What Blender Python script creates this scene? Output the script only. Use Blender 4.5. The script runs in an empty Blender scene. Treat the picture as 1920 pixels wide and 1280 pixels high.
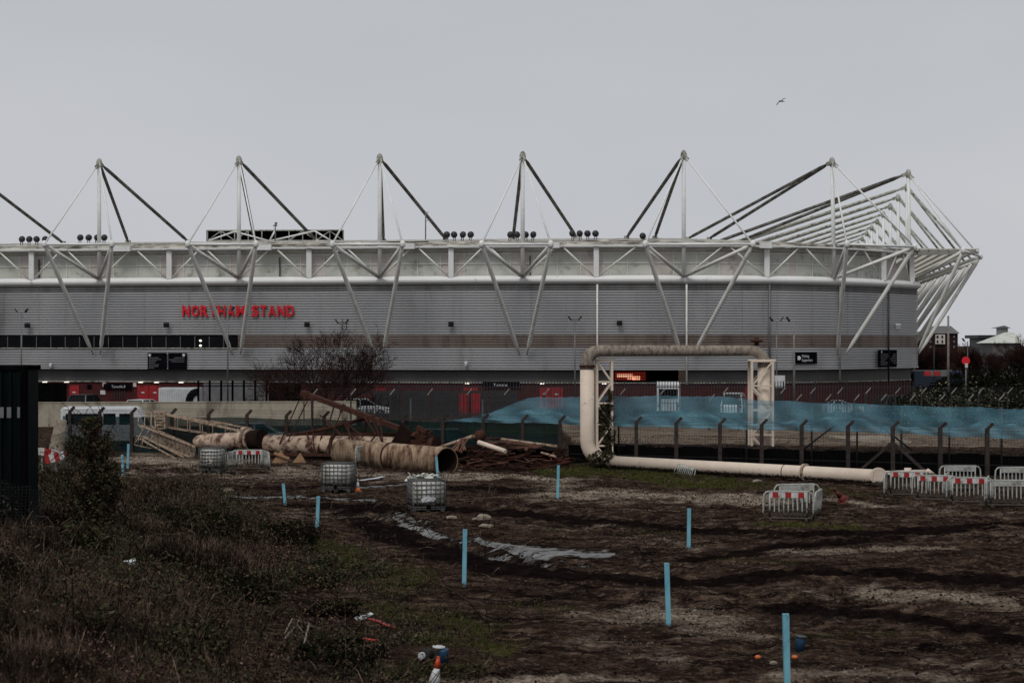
import bpy, bmesh, math, random
import numpy as np
from mathutils import Vector, Matrix
random.seed(7); RNG = np.random.default_rng(7)
PI = math.pi
F = 3200.0; HOR = 645.0; CZ = 6.0          # lens in photo pixels, horizon row, eye height
scene = bpy.context.scene
COL = scene.collection
# ------------------------------------------------------------------ camera
cam_d = bpy.data.cameras.new("camera"); cam = bpy.data.objects.new("camera", cam_d); COL.objects.link(cam)
cam.location = (0, 0, CZ); cam.rotation_euler = (PI / 2, 0, 0)
cam_d.sensor_width = 36; cam_d.lens = F / 1920 * 36; cam_d.shift_y = (HOR - 640) / 1920.0
cam_d.clip_start = 0.5; cam_d.clip_end = 6000
cam_d.dof.use_dof = True; cam_d.dof.focus_distance = 95; cam_d.dof.aperture_fstop = 2.6
scene.camera = cam
# ------------------------------------------------------------------ sky, sun, exposure
SUN_EL, SUN_AZ = math.radians(52), math.radians(200)
w = bpy.data.worlds.new("World"); scene.world = w; w.use_nodes = True
nt = w.node_tree; nt.nodes.clear()
out = nt.nodes.new("ShaderNodeOutputWorld"); bg = nt.nodes.new("ShaderNodeBackground")
sky = nt.nodes.new("ShaderNodeTexSky"); sky.sky_type = 'NISHITA'; sky.sun_disc = False
sky.sun_elevation = SUN_EL; sky.sun_rotation = SUN_AZ
hs = nt.nodes.new("ShaderNodeHueSaturation"); hs.inputs['Saturation'].default_value = 0.25
nt.links.new(sky.outputs[0], hs.inputs['Color'])
tc = nt.nodes.new("ShaderNodeTexCoord"); mp = nt.nodes.new("ShaderNodeMapping"); mp.inputs['Scale'].default_value = (1, 1, 3)
nz = nt.nodes.new("ShaderNodeTexNoise"); nz.inputs['Scale'].default_value = 2.2; nz.inputs['Detail'].default_value = 5; nz.inputs['Roughness'].default_value = .45
cr = nt.nodes.new("ShaderNodeValToRGB"); cr.color_ramp.elements[0].position = .3; cr.color_ramp.elements[1].position = .7
cr.color_ramp.elements[0].color = (.86, .88, .90, 1); cr.color_ramp.elements[1].color = (1.0, 1.0, 1.0, 1)
nt.links.new(tc.outputs['Generated'], mp.inputs[0]); nt.links.new(mp.outputs[0], nz.inputs['Vector']); nt.links.new(nz.outputs['Fac'], cr.inputs[0])
mul = nt.nodes.new("ShaderNodeMixRGB"); mul.blend_type = 'MULTIPLY'; mul.inputs[0].default_value = 1
sepz = nt.nodes.new("ShaderNodeSeparateXYZ"); nt.links.new(tc.outputs['Generated'], sepz.inputs[0])
ev = nt.nodes.new("ShaderNodeValToRGB"); ev.color_ramp.elements[0].position = .04; ev.color_ramp.elements[1].position = .22
ev.color_ramp.elements[0].color = (4.78 / 5, 4.86 / 5, 5.12 / 5, 1); ev.color_ramp.elements[1].color = (4.15 / 5, 4.36 / 5, 4.62 / 5, 1); nt.links.new(sepz.outputs['Z'], ev.inputs[0])
sc5 = nt.nodes.new("ShaderNodeMixRGB"); sc5.blend_type = 'MULTIPLY'; sc5.inputs[0].default_value = 1; sc5.inputs[2].default_value = (5.05, 5.0, 4.98, 1); nt.links.new(ev.outputs[0], sc5.inputs[1]); nt.links.new(sc5.outputs[0], mul.inputs[2])
nt.links.new(cr.outputs[0], mul.inputs[1])
mx = nt.nodes.new("ShaderNodeMixRGB"); mx.inputs[0].default_value = .95
nt.links.new(hs.outputs[0], mx.inputs[1]); nt.links.new(mul.outputs[0], mx.inputs[2])
bg.inputs['Strength'].default_value = 0.12
nt.links.new(mx.outputs[0], bg.inputs['Color']); nt.links.new(bg.outputs[0], out.inputs['Surface'])
sd = bpy.data.lights.new("sun", 'SUN'); sd.energy = 1.5; sd.angle = math.radians(25); sd.color = (1, .97, .93)
sun = bpy.data.objects.new("sun", sd); COL.objects.link(sun)
sdir = Vector((math.sin(SUN_AZ) * math.cos(SUN_EL), math.cos(SUN_AZ) * math.cos(SUN_EL), math.sin(SUN_EL)))
sun.rotation_euler = sdir.to_track_quat('Z', 'Y').to_euler()
scene.view_settings.view_transform = 'Standard'; scene.view_settings.look = 'None'
scene.view_settings.exposure = 0; scene.view_settings.gamma = 1

# ------------------------------------------------------------------ helpers
def P(px, py, Y): return Vector(((px - 960) / F * Y, Y, CZ + (HOR - py) / F * Y))
def G(px, py, z=0.0):                         # point on ground level z seen at a pixel
    Y = (CZ - z) * F / (py - HOR); return Vector(((px - 960) / F * Y, Y, z))

def mat(name, c1, c2=None, scale=3.0, rough=.75, metal=0, bump=0, c3=None, s3=1.0, t3=.6, w3=.08, stretch=(1, 1, 1), spec=.4, contrast=.25, bscale=None, emit=0, alpha=1.0, mudz=None, mudn=1.0):
    m = bpy.data.materials.new(name); m.use_nodes = True; t = m.node_tree; b = t.nodes['Principled BSDF']
    b.inputs['Roughness'].default_value = rough; b.inputs['Metallic'].default_value = metal
    b.inputs['Specular IOR Level'].default_value = spec
    co = t.nodes.new("ShaderNodeTexCoord"); mp = t.nodes.new("ShaderNodeMapping"); mp.inputs['Scale'].default_value = stretch
    t.links.new(co.outputs['Object'], mp.inputs[0])
    c2 = c2 or tuple(x * .8 for x in c1)
    n = t.nodes.new("ShaderNodeTexNoise"); n.inputs['Scale'].default_value = scale; n.inputs['Detail'].default_value = 6; n.inputs['Roughness'].default_value = .65
    t.links.new(mp.outputs[0], n.inputs['Vector'])
    r = t.nodes.new("ShaderNodeValToRGB"); r.color_ramp.elements[0].position = .5 - contrast / 2; r.color_ramp.elements[1].position = .5 + contrast / 2
    r.color_ramp.elements[0].color = (*c1, 1); r.color_ramp.elements[1].color = (*c2, 1)
    t.links.new(n.outputs['Fac'], r.inputs[0]); cur = r.outputs[0]
    if c3:
        n3 = t.nodes.new("ShaderNodeTexNoise"); n3.inputs['Scale'].default_value = s3; n3.inputs['Detail'].default_value = 8; n3.inputs['Roughness'].default_value = .7
        t.links.new(mp.outputs[0], n3.inputs['Vector'])
        r3 = t.nodes.new("ShaderNodeValToRGB"); r3.color_ramp.elements[0].position = t3 - w3; r3.color_ramp.elements[1].position = t3 + w3
        t.links.new(n3.outputs['Fac'], r3.inputs[0])
        x = t.nodes.new("ShaderNodeMixRGB"); t.links.new(r3.outputs[0], x.inputs[0]); t.links.new(cur, x.inputs[1]); x.inputs[2].default_value = (*c3, 1); cur = x.outputs[0]
    if mudz:
        sp = t.nodes.new("ShaderNodeSeparateXYZ"); t.links.new(co.outputs['Object'], sp.inputs[0])
        nm = t.nodes.new("ShaderNodeTexNoise"); nm.inputs['Scale'].default_value = 9; nm.inputs['Detail'].default_value = 6; t.links.new(co.outputs['Object'], nm.inputs['Vector'])
        q1 = t.nodes.new("ShaderNodeMapRange"); q1.inputs[1].default_value = 0; q1.inputs[2].default_value = mudz; q1.inputs[3].default_value = .75; q1.inputs[4].default_value = -.1; t.links.new(sp.outputs['Z'], q1.inputs[0])
        q2 = t.nodes.new("ShaderNodeMath"); q2.operation = 'ADD'; t.links.new(q1.outputs[0], q2.inputs[0]); t.links.new(nm.outputs['Fac'], q2.inputs[1])
        q3 = t.nodes.new("ShaderNodeValToRGB"); q3.color_ramp.elements[0].position = .58; q3.color_ramp.elements[1].position = .80; t.links.new(q2.outputs[0], q3.inputs[0])
        x = t.nodes.new("ShaderNodeMixRGB"); t.links.new(q3.outputs[0], x.inputs[0]); t.links.new(cur, x.inputs[1]); x.inputs[2].default_value = (.045, .033, .025, 1); cur = x.outputs[0]
    t.links.new(cur, b.inputs['Base Color'])
    if emit:
        b.inputs['Emission Color'].default_value = (*c1, 1); b.inputs['Emission Strength'].default_value = emit
    if bump:
        nb = t.nodes.new("ShaderNodeTexNoise"); nb.inputs['Scale'].default_value = bscale or scale * 4; nb.inputs['Detail'].default_value = 5
        t.links.new(mp.outputs[0], nb.inputs['Vector'])
        bp = t.nodes.new("ShaderNodeBump"); bp.inputs['Strength'].default_value = bump; bp.inputs['Distance'].default_value = .05
        t.links.new(nb.outputs['Fac'], bp.inputs['Height']); t.links.new(bp.outputs[0], b.inputs['Normal'])
    if alpha < 1: b.inputs['Alpha'].default_value = alpha
    return m

def grid_alpha(m, pitch, frac, base=0.0, axes=('X', 'Z')):       # woven wire / netting: opaque threads, open cells
    t = m.node_tree; b = t.nodes['Principled BSDF']
    co = t.nodes.new("ShaderNodeTexCoord"); sp = t.nodes.new("ShaderNodeSeparateXYZ"); t.links.new(co.outputs['Object'], sp.inputs[0])
    outs = []
    for a in axes:
        d = t.nodes.new("ShaderNodeMath"); d.operation = 'DIVIDE'; d.inputs[1].default_value = pitch; t.links.new(sp.outputs[a], d.inputs[0])
        f = t.nodes.new("ShaderNodeMath"); f.operation = 'FRACT'; t.links.new(d.outputs[0], f.inputs[0])
        l = t.nodes.new("ShaderNodeMath"); l.operation = 'LESS_THAN'; l.inputs[1].default_value = frac; t.links.new(f.outputs[0], l.inputs[0])
        outs.append(l.outputs[0])
    mx_ = t.nodes.new("ShaderNodeMath"); mx_.operation = 'MAXIMUM'; t.links.new(outs[0], mx_.inputs[0]); t.links.new(outs[1], mx_.inputs[1])
    m2 = t.nodes.new("ShaderNodeMath"); m2.operation = 'MAXIMUM'; m2.inputs[1].default_value = base; t.links.new(mx_.outputs[0], m2.inputs[0])
    t.links.new(m2.outputs[0], b.inputs['Alpha'])
    return m

class MB:
    def __init__(s): s.v = []; s.f = []; s.sm = []
    def face(s, idx, smooth=False): s.f.append(idx); s.sm.append(smooth)
    def quad(s, *p):
        b = len(s.v); s.v += [tuple(q) for q in p]; s.face(tuple(range(b, b + len(p)))); return s
    def box(s, c, size, rz=0, M=None):
        b = len(s.v); hx, hy, hz = size[0] / 2, size[1] / 2, size[2] / 2; R = M or Matrix.Rotation(rz, 3, 'Z'); c = Vector(c)
        for x, y, z in ((-1, -1, -1), (1, -1, -1), (1, 1, -1), (-1, 1, -1), (-1, -1, 1), (1, -1, 1), (1, 1, 1), (-1, 1, 1)):
            s.v.append(tuple(c + R @ Vector((x * hx, y * hy, z * hz))))
        for f in ((0, 3, 2, 1), (4, 5, 6, 7), (0, 1, 5, 4), (1, 2, 6, 5), (2, 3, 7, 6), (3, 0, 4, 7)): s.face(tuple(b + i for i in f))
        return s
    def bar(s, p, q, w, h=None):
        p, q = Vector(p), Vector(q); d = q - p; L = d.length
        if L < 1e-6: return s
        d /= L; up = Vector((0, 0, 1)) if abs(d.z) < .95 else Vector((0, 1, 0))
        a = d.cross(up).normalized(); u = a.cross(d)
        M = Matrix((d, a, u)).transposed()
        return s.box((p + q) / 2, (L, w, h or w), M=M)
    def path(s, pts, r, n=8, cap=True, smooth=True):
        pts = [Vector(p) for p in pts]; N = len(pts); rs = r if isinstance(r, (list, tuple)) else [r] * N
        b = len(s.v); a = None
        for i, p in enumerate(pts):
            d = (pts[min(i + 1, N - 1)] - pts[max(i - 1, 0)]).normalized()
            if a is None:
                up = Vector((0, 0, 1)) if abs(d.z) < .9 else Vector((0, 1, 0)); a = d.cross(up).normalized()
            a = (a - d * a.dot(d)).normalized(); c = d.cross(a)
            for k in range(n):
                t = 2 * PI * k / n; s.v.append(tuple(p + (a * math.cos(t) + c * math.sin(t)) * rs[i]))
        for i in range(N - 1):
            for k in range(n):
                k2 = (k + 1) % n; s.face((b + i * n + k, b + i * n + k2, b + (i + 1) * n + k2, b + (i + 1) * n + k), smooth)
        if cap:
            s.face(tuple(b + k for k in reversed(range(n)))); s.face(tuple(b + (N - 1) * n + k for k in range(n)))
        return s
    def tube(s, p, q, r, r2=None, n=8, cap=True): return s.path([p, q], [r, r if r2 is None else r2], n, cap)
    def pipe_shell(s, p, q, r, th, n=32):        # hollow pipe, open both ends
        p, q = Vector(p), Vector(q); d = (q - p).normalized(); up = Vector((0, 0, 1)); a = d.cross(up).normalized(); c = d.cross(a); b = len(s.v)
        for (o, rr) in ((p, r), (q, r), (q, r - th), (p, r - th)):
            for k in range(n):
                t = 2 * PI * k / n; s.v.append(tuple(o + (a * math.cos(t) + c * math.sin(t)) * rr))
        for i in range(4):
            j = (i + 1) % 4
            for k in range(n):
                k2 = (k + 1) % n; s.face((b + i * n + k, b + i * n + k2, b + j * n + k2, b + j * n + k), i in (0, 2))
        return s
    def lathe(s, prof, c=(0, 0, 0), n=16, M=None):
        b = len(s.v); c = Vector(c); N = len(prof)
        for r, z in prof:
            for k in range(n):
                t = 2 * PI * k / n; v = Vector((r * math.cos(t), r * math.sin(t), z)); v = (M @ v if M else v) + c; s.v.append(tuple(v))
        for i in range(N - 1):
            for k in range(n):
                k2 = (k + 1) % n; s.face((b + i * n + k, b + i * n + k2, b + (i + 1) * n + k2, b + (i + 1) * n + k), True)
        s.face(tuple(b + k for k in reversed(range(n)))); s.face(tuple(b + (N - 1) * n + k for k in range(n)))
        return s
    def sweep(s, path, prof, closed=False):      # path: (x,y,nx,ny); prof: (off,z)
        b = len(s.v); m = len(prof)
        for (x, y, nx, ny) in path:
            for (o, z) in prof: s.v.append((x + nx * o, y + ny * o, z))
        for i in range(len(path) - 1):
            for j in range(m if closed else m - 1):
                j2 = (j + 1) % m; s.face((b + i * m + j, b + (i + 1) * m + j, b + (i + 1) * m + j2, b + i * m + j2))
        if closed:
            s.face(tuple(b + j for j in range(m))); s.face(tuple(b + (len(path) - 1) * m + j for j in reversed(range(m))))
        return s
    def prism(s, poly, y0, y1, M=None, c=(0, 0, 0)):   # poly in (x,z) extruded along y
        b = len(s.v); n = len(poly); c = Vector(c)
        for y in (y0, y1):
            for x, z in poly:
                v = Vector((x, y, z)); s.v.append(tuple((M @ v if M else v) + c))
        s.face(tuple(b + i for i in range(n))); s.face(tuple(b + n + i for i in reversed(range(n))))
        for i in range(n):
            j = (i + 1) % n; s.face((b + i, b + n + i, b + n + j, b + j))
        return s
    def build(s, name, m, parent=None):
        o0 = Vector((0, 0, 0))
        if parent is not None:
            r = parent
            while r.parent: r = r.parent
            o0 = r.location.copy()
        me = bpy.data.meshes.new(name)
        me.from_pydata([(v[0] - o0.x, v[1] - o0.y, v[2] - o0.z) for v in s.v], [], s.f); me.update()
        me.polygons.foreach_set('use_smooth', s.sm)
        me.materials.append(m)
        o = bpy.data.objects.new(name, me); COL.objects.link(o); o.parent = parent
        if parent is None and len(s.v):
            c = Vector(s.v[0]); zs = min(v[2] for v in s.v); xs = sum(v[0] for v in s.v) / len(s.v); ys = sum(v[1] for v in s.v) / len(s.v)
            o0 = Vector((xs, ys, zs)); me.transform(Matrix.Translation(-o0)); o.location = o0
        return o
def tag(o, label=None, cat=None, group=None, kind=None):
    if label: o['label'] = label
    if cat: o['category'] = cat
    if group: o['group'] = group
    if kind: o['kind'] = kind
    return o
def thing(name, label, cat, loc=(0, 0, 0), group=None):
    o = bpy.data.objects.new(name, None); o.empty_display_size = .3; COL.objects.link(o); o.location = Vector(loc); return tag(o, label, cat, group)
def copy_tree(o, parent=None):
    c = o.copy(); COL.objects.link(c); c.parent = parent
    for ch in list(o.children): copy_tree(ch, c)
    return c
def place(o, loc, rz=0, label=None, rx=0, ry=0, sc=None):
    o.location = Vector(loc); o.rotation_euler = (rx, ry, rz)
    if sc: o.scale = (sc, sc, sc)
    if label: o['label'] = label
    return o
def text_mesh(body, size, extrude, offset=0.0):
    cu = bpy.data.curves.new("t", 'FONT'); cu.body = body; cu.size = size; cu.extrude = extrude; cu.offset = offset; cu.resolution_u = 3
    ob = bpy.data.objects.new("t", cu); COL.objects.link(ob); bpy.context.view_layer.update()
    me = bpy.data.meshes.new_from_object(ob.evaluated_get(bpy.context.evaluated_depsgraph_get()))
    bpy.data.objects.remove(ob); bpy.data.curves.remove(cu); return me
def add_text(body, size, loc, rz, m, parent, name, extrude=.01, offset=0, width=None, align='L'):
    me = text_mesh(body, size, extrude, offset); xs = [v.co.x for v in me.vertices]; x0, x1 = min(xs), max(xs)
    sx = (width / (x1 - x0)) if width else 1
    for v in me.vertices: v.co.x = (v.co.x - (x0 if align == 'L' else x1)) * sx
    me.transform(Matrix.Translation(Vector(loc) - (root_loc(parent))) @ Matrix.Rotation(rz, 4, 'Z') @ Matrix.Rotation(PI / 2, 4, 'X'))
    me.materials.clear(); me.materials.append(m); o = bpy.data.objects.new(name, me); COL.objects.link(o); o.parent = parent; return o
def root_loc(p):
    while p.parent: p = p.parent
    return p.location.copy()

# value noise fbm for terrain
_T = RNG.random((256, 256))
def vnoise(x, y):
    xi = np.floor(x).astype(int); yi = np.floor(y).astype(int); xf = x - xi; yf = y - yi
    xf = xf * xf * (3 - 2 * xf); yf = yf * yf * (3 - 2 * yf)
    a = _T[xi % 256, yi % 256]; b = _T[(xi + 1) % 256, yi % 256]; c = _T[xi % 256, (yi + 1) % 256]; d = _T[(xi + 1) % 256, (yi + 1) % 256]
    return (a * (1 - xf) + b * xf) * (1 - yf) + (c * (1 - xf) + d * xf) * yf
def fbm(x, y, o=5):
    s = 0; a = .5; t = 0
    for i in range(o): s = s + a * vnoise(x * 2 ** i + 17 * i, y * 2 ** i + 31 * i); t += a; a *= .55
    return s / t

# ------------------------------------------------------------------ materials
M = {}
M['steel'] = mat('white_painted_steel', (.80, .81, .80), (.66, .66, .63), 1.0, .45, c3=(.3, .28, .22), s3=2.0, t3=.72, w3=.06, contrast=.4)
M['steel_shaded'] = mat('shade_dark_stay', (.20, .19, .17), (.07, .065, .055), 2.5, .7, c3=(.03, .028, .022), s3=1.2, t3=.52, w3=.1, contrast=.4)  # white back stays, their shading against the bright sky put into the colour
M['steel_mid'] = mat('algae_stained_steel', (.48, .48, .43), (.25, .25, .2), 1.6, .6, c3=(.07, .065, .05), s3=1.8, t3=.57, w3=.08, contrast=.5)
M['leg'] = mat('cream_steel_leg', (.80, .79, .75), (.62, .61, .56), 1.2, .5, c3=(.2, .17, .13), s3=2.5, t3=.66, contrast=.5)
M['clad'] = mat('silver_ribbed_cladding', (.46, .46, .465), (.32, .32, .325), .25, .45, .2, c3=(.20, .17, .15), s3=.5, t3=.70, w3=.12, stretch=(1, 1, .18), contrast=.6, spec=.3)
M['clad_dark'] = mat('grimy_upper_cladding', (.10, .095, .092), (.22, .22, .22), .8, .7, stretch=(1, 1, .12), contrast=.5)
M['clad_brown'] = mat('brown_cladding_band', (.16, .115, .09), (.25, .21, .185), .35, .6, c3=(.06, .045, .038), s3=.6, t3=.6, w3=.12, stretch=(1, 1, .3), contrast=.6)
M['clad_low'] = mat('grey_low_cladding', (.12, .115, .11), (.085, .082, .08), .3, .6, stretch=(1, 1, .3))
M['panel_a'] = mat('pale_green_panel', (.60, .61, .55), (.48, .49, .43), .5, .5, c3=(.2, .19, .15), s3=.8, t3=.62, contrast=.6)
M['panel_b'] = mat('pale_pink_panel', (.62, .56, .52), (.50, .45, .41), .5, .5, c3=(.22, .19, .16), s3=.8, t3=.62, contrast=.6)
M['ring'] = mat('white_ring_beam', (.82, .82, .81), (.70, .70, .68), .6, .5, c3=(.25, .24, .2), s3=1.3, t3=.7, stretch=(1, 1, .3), contrast=.6)
M['fascia'] = mat('stained_fascia', (.6, .57, .5), (.08, .07, .055), 1.1, .7, stretch=(.6, .6, 3), contrast=.2)
M['soffit'] = mat('stained_soffit', (.6, .58, .52), (.35, .34, .3), .9, .7, contrast=.5)
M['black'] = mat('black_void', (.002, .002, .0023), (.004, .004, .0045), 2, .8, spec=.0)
M['glass'] = mat('dark_window_glass', (.004, .0045, .006), (.008, .008, .009), .4, .3, spec=.06)
M['brick'] = mat('dark_red_brick', (.075, .020, .020), (.050, .014, .014), 3, .85, bump=.2, spec=.1)
M['red'] = mat('red_paint', (.30, .010, .014), (.22, .008, .011), 2, .5)
M['red_letter'] = mat('red_letter', (.62, .010, .020), (.52, .008, .016), 2, .45)
M['white'] = mat('white_plastic', (.55, .56, .57), (.45, .46, .47), 2, .5)
M['lampglow'] = mat('lit_lamp', (1, .93, .82), (1, .93, .82), 1, .5, emit=1.4)
M['redglow'] = mat('lit_red_display', (.6, .05, .03), (.5, .04, .02), 1, .5, emit=.13)
M['pinkglow'] = mat('lit_pink_display', (1, .5, .32), (1, .45, .25), 1, .5, emit=.8)
M['sign'] = mat('black_sign_board', (.004, .004, .006), (.006, .006, .008), 2, .8, spec=.0)
M['grey'] = mat('grey_metal', (.16, .16, .165), (.11, .11, .115), 2, .5, .3)
M['dgrey'] = mat('dark_grey_metal', (.03, .03, .033), (.02, .02, .022), 2, .5, .2)
M['concrete'] = mat('weathered_concrete_wall', (.40, .355, .28), (.28, .25, .195), 1.3, .9, bump=.3, c3=(.13, .11, .085), s3=1.1, t3=.6, w3=.1, stretch=(1, 1, .35), contrast=.5, spec=.1)
M['post'] = mat('dark_concrete_post', (.05, .04, .036), (.028, .022, .02), 5, .9, bump=.3, spec=.1)
M['post_far'] = mat('pale_concrete_post', (.24, .22, .2), (.14, .13, .12), 4, .9, spec=.1)
M['rust_light'] = mat('light_rust', (.16, .085, .062), (.085, .042, .03), 3, .85, spec=.0)
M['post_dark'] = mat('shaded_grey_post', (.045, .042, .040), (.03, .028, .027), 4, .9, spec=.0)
M['hedge'] = mat('very_dark_foliage', (.003, .0036, .0022), (.017, .019, .011), 6, .9, spec=.0, contrast=.4)
M['flats'] = mat('dull_brown_brick', (.040, .020, .018), (.028, .015, .014), 1, .9, spec=0)
M['wire'] = grid_alpha(mat('chain_link_wire', (.02, .02, .02), (.015, .015, .015), 2, .8, spec=0), .12, .05)
M['green_net'] = grid_alpha(mat('dark_green_debris_net', (.005, .026, .027), (.0035, .016, .018), .8, .9, spec=0), .02, .3, .60)
M['blue_net'] = grid_alpha(mat('blue_debris_net', (.17, .37, .45), (.065, .17, .23), .55, .7, spec=.1, contrast=.45, stretch=(.5, 1, 2.5)), .02, .19, .22)
M['rust'] = mat('dark_rust', (.066, .026, .018), (.028, .012, .010), 3, .85, bump=.3, c3=(.11, .055, .038), s3=3, t3=.6, spec=.1)
M['cream'] = mat('cream_paint_pipe', (.70, .58, .475), (.56, .46, .37), 1.5, .5, bump=.1, c3=(.12, .065, .042), s3=2.6, t3=.655, w3=.03, contrast=.5, spec=.3, mudz=.33)
M['cream_truss'] = mat('cream_rusty_truss', (.40, .31, .23), (.27, .19, .13), 4, .7, c3=(.09, .04, .025), s3=5, t3=.56, w3=.06, contrast=.5)
M['rustcream'] = mat('cream_pipe_with_rust', (.56, .44, .35), (.36, .245, .165), 1.4, .7, bump=.25, c3=(.07, .030, .019), s3=1.6, t3=.53, w3=.06, contrast=.5, spec=.2)
M['rustpipe'] = mat('wrapped_rusty_pipe', (.42, .31, .21), (.18, .11, .07), 1.6, .85, bump=.8, bscale=7, c3=(.055, .024, .015), s3=1.5, t3=.53, w3=.1, stretch=(2.4, .5, .6), contrast=.5, spec=.15)
M['lagged'] = mat('lagged_pipe', (.34, .29, .24), (.17, .14, .115), 3, .9, bump=.9, bscale=9, c3=(.06, .05, .04), s3=2.2, t3=.58, w3=.1, stretch=(2.2, 1, 1), contrast=.5, spec=.1)
M['inside'] = mat('rusty_pipe_inside', (.02, .011, .008), (.012, .007, .006), 2, .9, spec=.05)
M['ibc'] = mat('cloudy_plastic_tank', (.64, .63, .58), (.46, .455, .41), 1.5, .45, c3=(.22, .2, .15), s3=2, t3=.58, w3=.12, stretch=(1, 1, .5), contrast=.6, mudz=.5)
M['cage'] = mat('galvanised_cage', (.10, .10, .10), (.06, .06, .06), 4, .6, .2)
M['bluepost'] = mat('sky_blue_painted_wood', (.19, .43, .52), (.11, .30, .38), 6, .75, c3=(.04, .08, .09), s3=7, t3=.62, stretch=(1, 1, .3), spec=.15, contrast=.5, mudz=.36)
M['bluebin'] = mat('blue_plastic', (.02, .07, .14), (.013, .045, .09), 5, .6)
M['orange'] = mat('orange_plastic', (.55, .14, .03), (.42, .1, .025), 5, .6)
M['conered'] = mat('orange_red_cone', (.62, .05, .015), (.45, .035, .01), 6, .5)
M['oldcone'] = mat('dirty_red_cone', (.14, .022, .015), (.08, .015, .01), 6, .7)
M['barrier'] = mat('grey_white_barrier_plastic', (.46, .47, .44), (.26, .26, .235), 4, .6, c3=(.10, .085, .07), s3=3, t3=.58, contrast=.5, mudz=.5)
M['redband'] = mat('reflective_red', (.40, .016, .016), (.22, .012, .012), 5, .5, c3=(.12, .05, .04), s3=5, t3=.62)
M['whiteband'] = mat('reflective_white', (.56, .56, .55), (.40, .40, .39), 5, .5, c3=(.2, .18, .15), s3=5, t3=.60)
M['bark'] = mat('dark_bark', (.030, .019, .015), (.018, .012, .010), 6, .95, bump=.5, spec=.05)
M['twig'] = mat('reddish_twigs', (.034, .016, .012), (.022, .011, .009), 6, .95, spec=.05)
M['leaf_dark'] = mat('dark_bramble_leaf', (.0020, .0021, .0014), (.075, .073, .038), 7, .8, spec=.04, contrast=.22)
M['leaf_brown'] = mat('dead_bramble_leaf', (.007, .004, .0035), (.19, .118, .088), 7, .9, spec=.0, contrast=.2, c3=(.006, .004, .0035), s3=.4, t3=.5, w3=.07)
M['leaf_pale'] = mat('pale_evergreen_leaf', (.20, .20, .12), (.030, .036, .016), 8, .5, spec=.3, contrast=.3)
M['drygrass'] = mat('dry_grass', (.008, .005, .0045), (.24, .165, .125), 5, .95, spec=.0, contrast=.2, c3=(.006, .0045, .004), s3=.45, t3=.48, w3=.07)
M['grass'] = mat('short_green_grass', (.018, .026, .006), (.075, .085, .022), 4, .9, spec=.0, contrast=.4)
M['chip'] = mat('gravel_chip', (.24, .19, .145), (.06, .045, .034), 6, .95, spec=.0)
M['stone'] = mat('pale_stone', (.30, .26, .21), (.16, .13, .10), 3, .9, bump=.3, spec=.1)
M['timber'] = mat('raw_timber', (.34, .2, .11), (.24, .13, .07), 6, .8)
M['darkgreen'] = mat('dark_green_cabin', (.0030, .0065, .007), (.0012, .0022, .003), 1.2, .6, stretch=(4, 4, .3), spec=.03)
M['rubber'] = mat('black_rubber', (.01, .01, .01), (.014, .014, .014), 4, .8)
_m = mat('translucent_roof_sheet', (.72, .70, .64), (.5, .48, .42), .9, .6, contrast=.5, c3=(.16, .14, .1), s3=.9, t3=.62, stretch=(.4, .4, 1)); M['sheet'] = _m
_t = _m.node_tree; _tr = _t.nodes.new('ShaderNodeBsdfTranslucent'); _tr.inputs[0].default_value = (.62, .6, .53, 1); _mx = _t.nodes.new('ShaderNodeMixShader'); _mx.inputs[0].default_value = .62
_t.links.new(_t.nodes['Principled BSDF'].outputs[0], _mx.inputs[1]); _t.links.new(_tr.outputs[0], _mx.inputs[2]); _t.links.new(_mx.outputs[0], [n for n in _t.nodes if n.type == 'OUTPUT_MATERIAL'][0].inputs[0])
def paint(n, c): 
    M[n] = mat(n, c, tuple(x * .9 for x in c), 2, .3, spec=.5); return M[n]
paint('car_white', (.55, .56, .57)); paint('car_dark', (.02, .02, .023)); paint('car_blue', (.03, .05, .085)); paint('car_silver', (.3, .31, .32))

# ------------------------------------------------------------------ ground (one sheet to the horizon)
NF0, NF1 = Vector((-18.74, 94.0)), Vector((21.4, 76.7))          # line of the near fence
fd = (NF1 - NF0).normalized(); fn = Vector((-fd.y, fd.x))
def fence_pt(px, off=0):
    k = (px - 960) / F; o = NF0 + fn * off
    t = (k * o.y - o.x) / (fd.x - k * fd.y); p = o + fd * t; return Vector((p.x, p.y, 0))
def seg_dist(X, Y, ax, ay, bx, by):
    dx, dy = bx - ax, by - ay; L = dx * dx + dy * dy + 1e-9; t = np.clip(((X - ax) * dx + (Y - ay) * dy) / L, 0, 1)
    return np.hypot(X - ax - t * dx, Y - ay - t * dy)
EA, EB = (-13.8, 70.0), (-1.6, 30.5)                               # foot of the overgrown bank
def bank(X, Y):
    dx, dy = EB[0] - EA[0], EB[1] - EA[1]; L = math.hypot(dx, dy)
    d = ((X - EA[0]) * dy - (Y - EA[1]) * dx) / L                  # positive to the left
    d = np.where(d > 0, d, 0); s = np.clip(d / 9, 0, 1)
    fade = np.clip((78 - Y) / 14, 0, 1)
    return 1.25 * s * s * (3 - 2 * s) * fade
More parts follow.
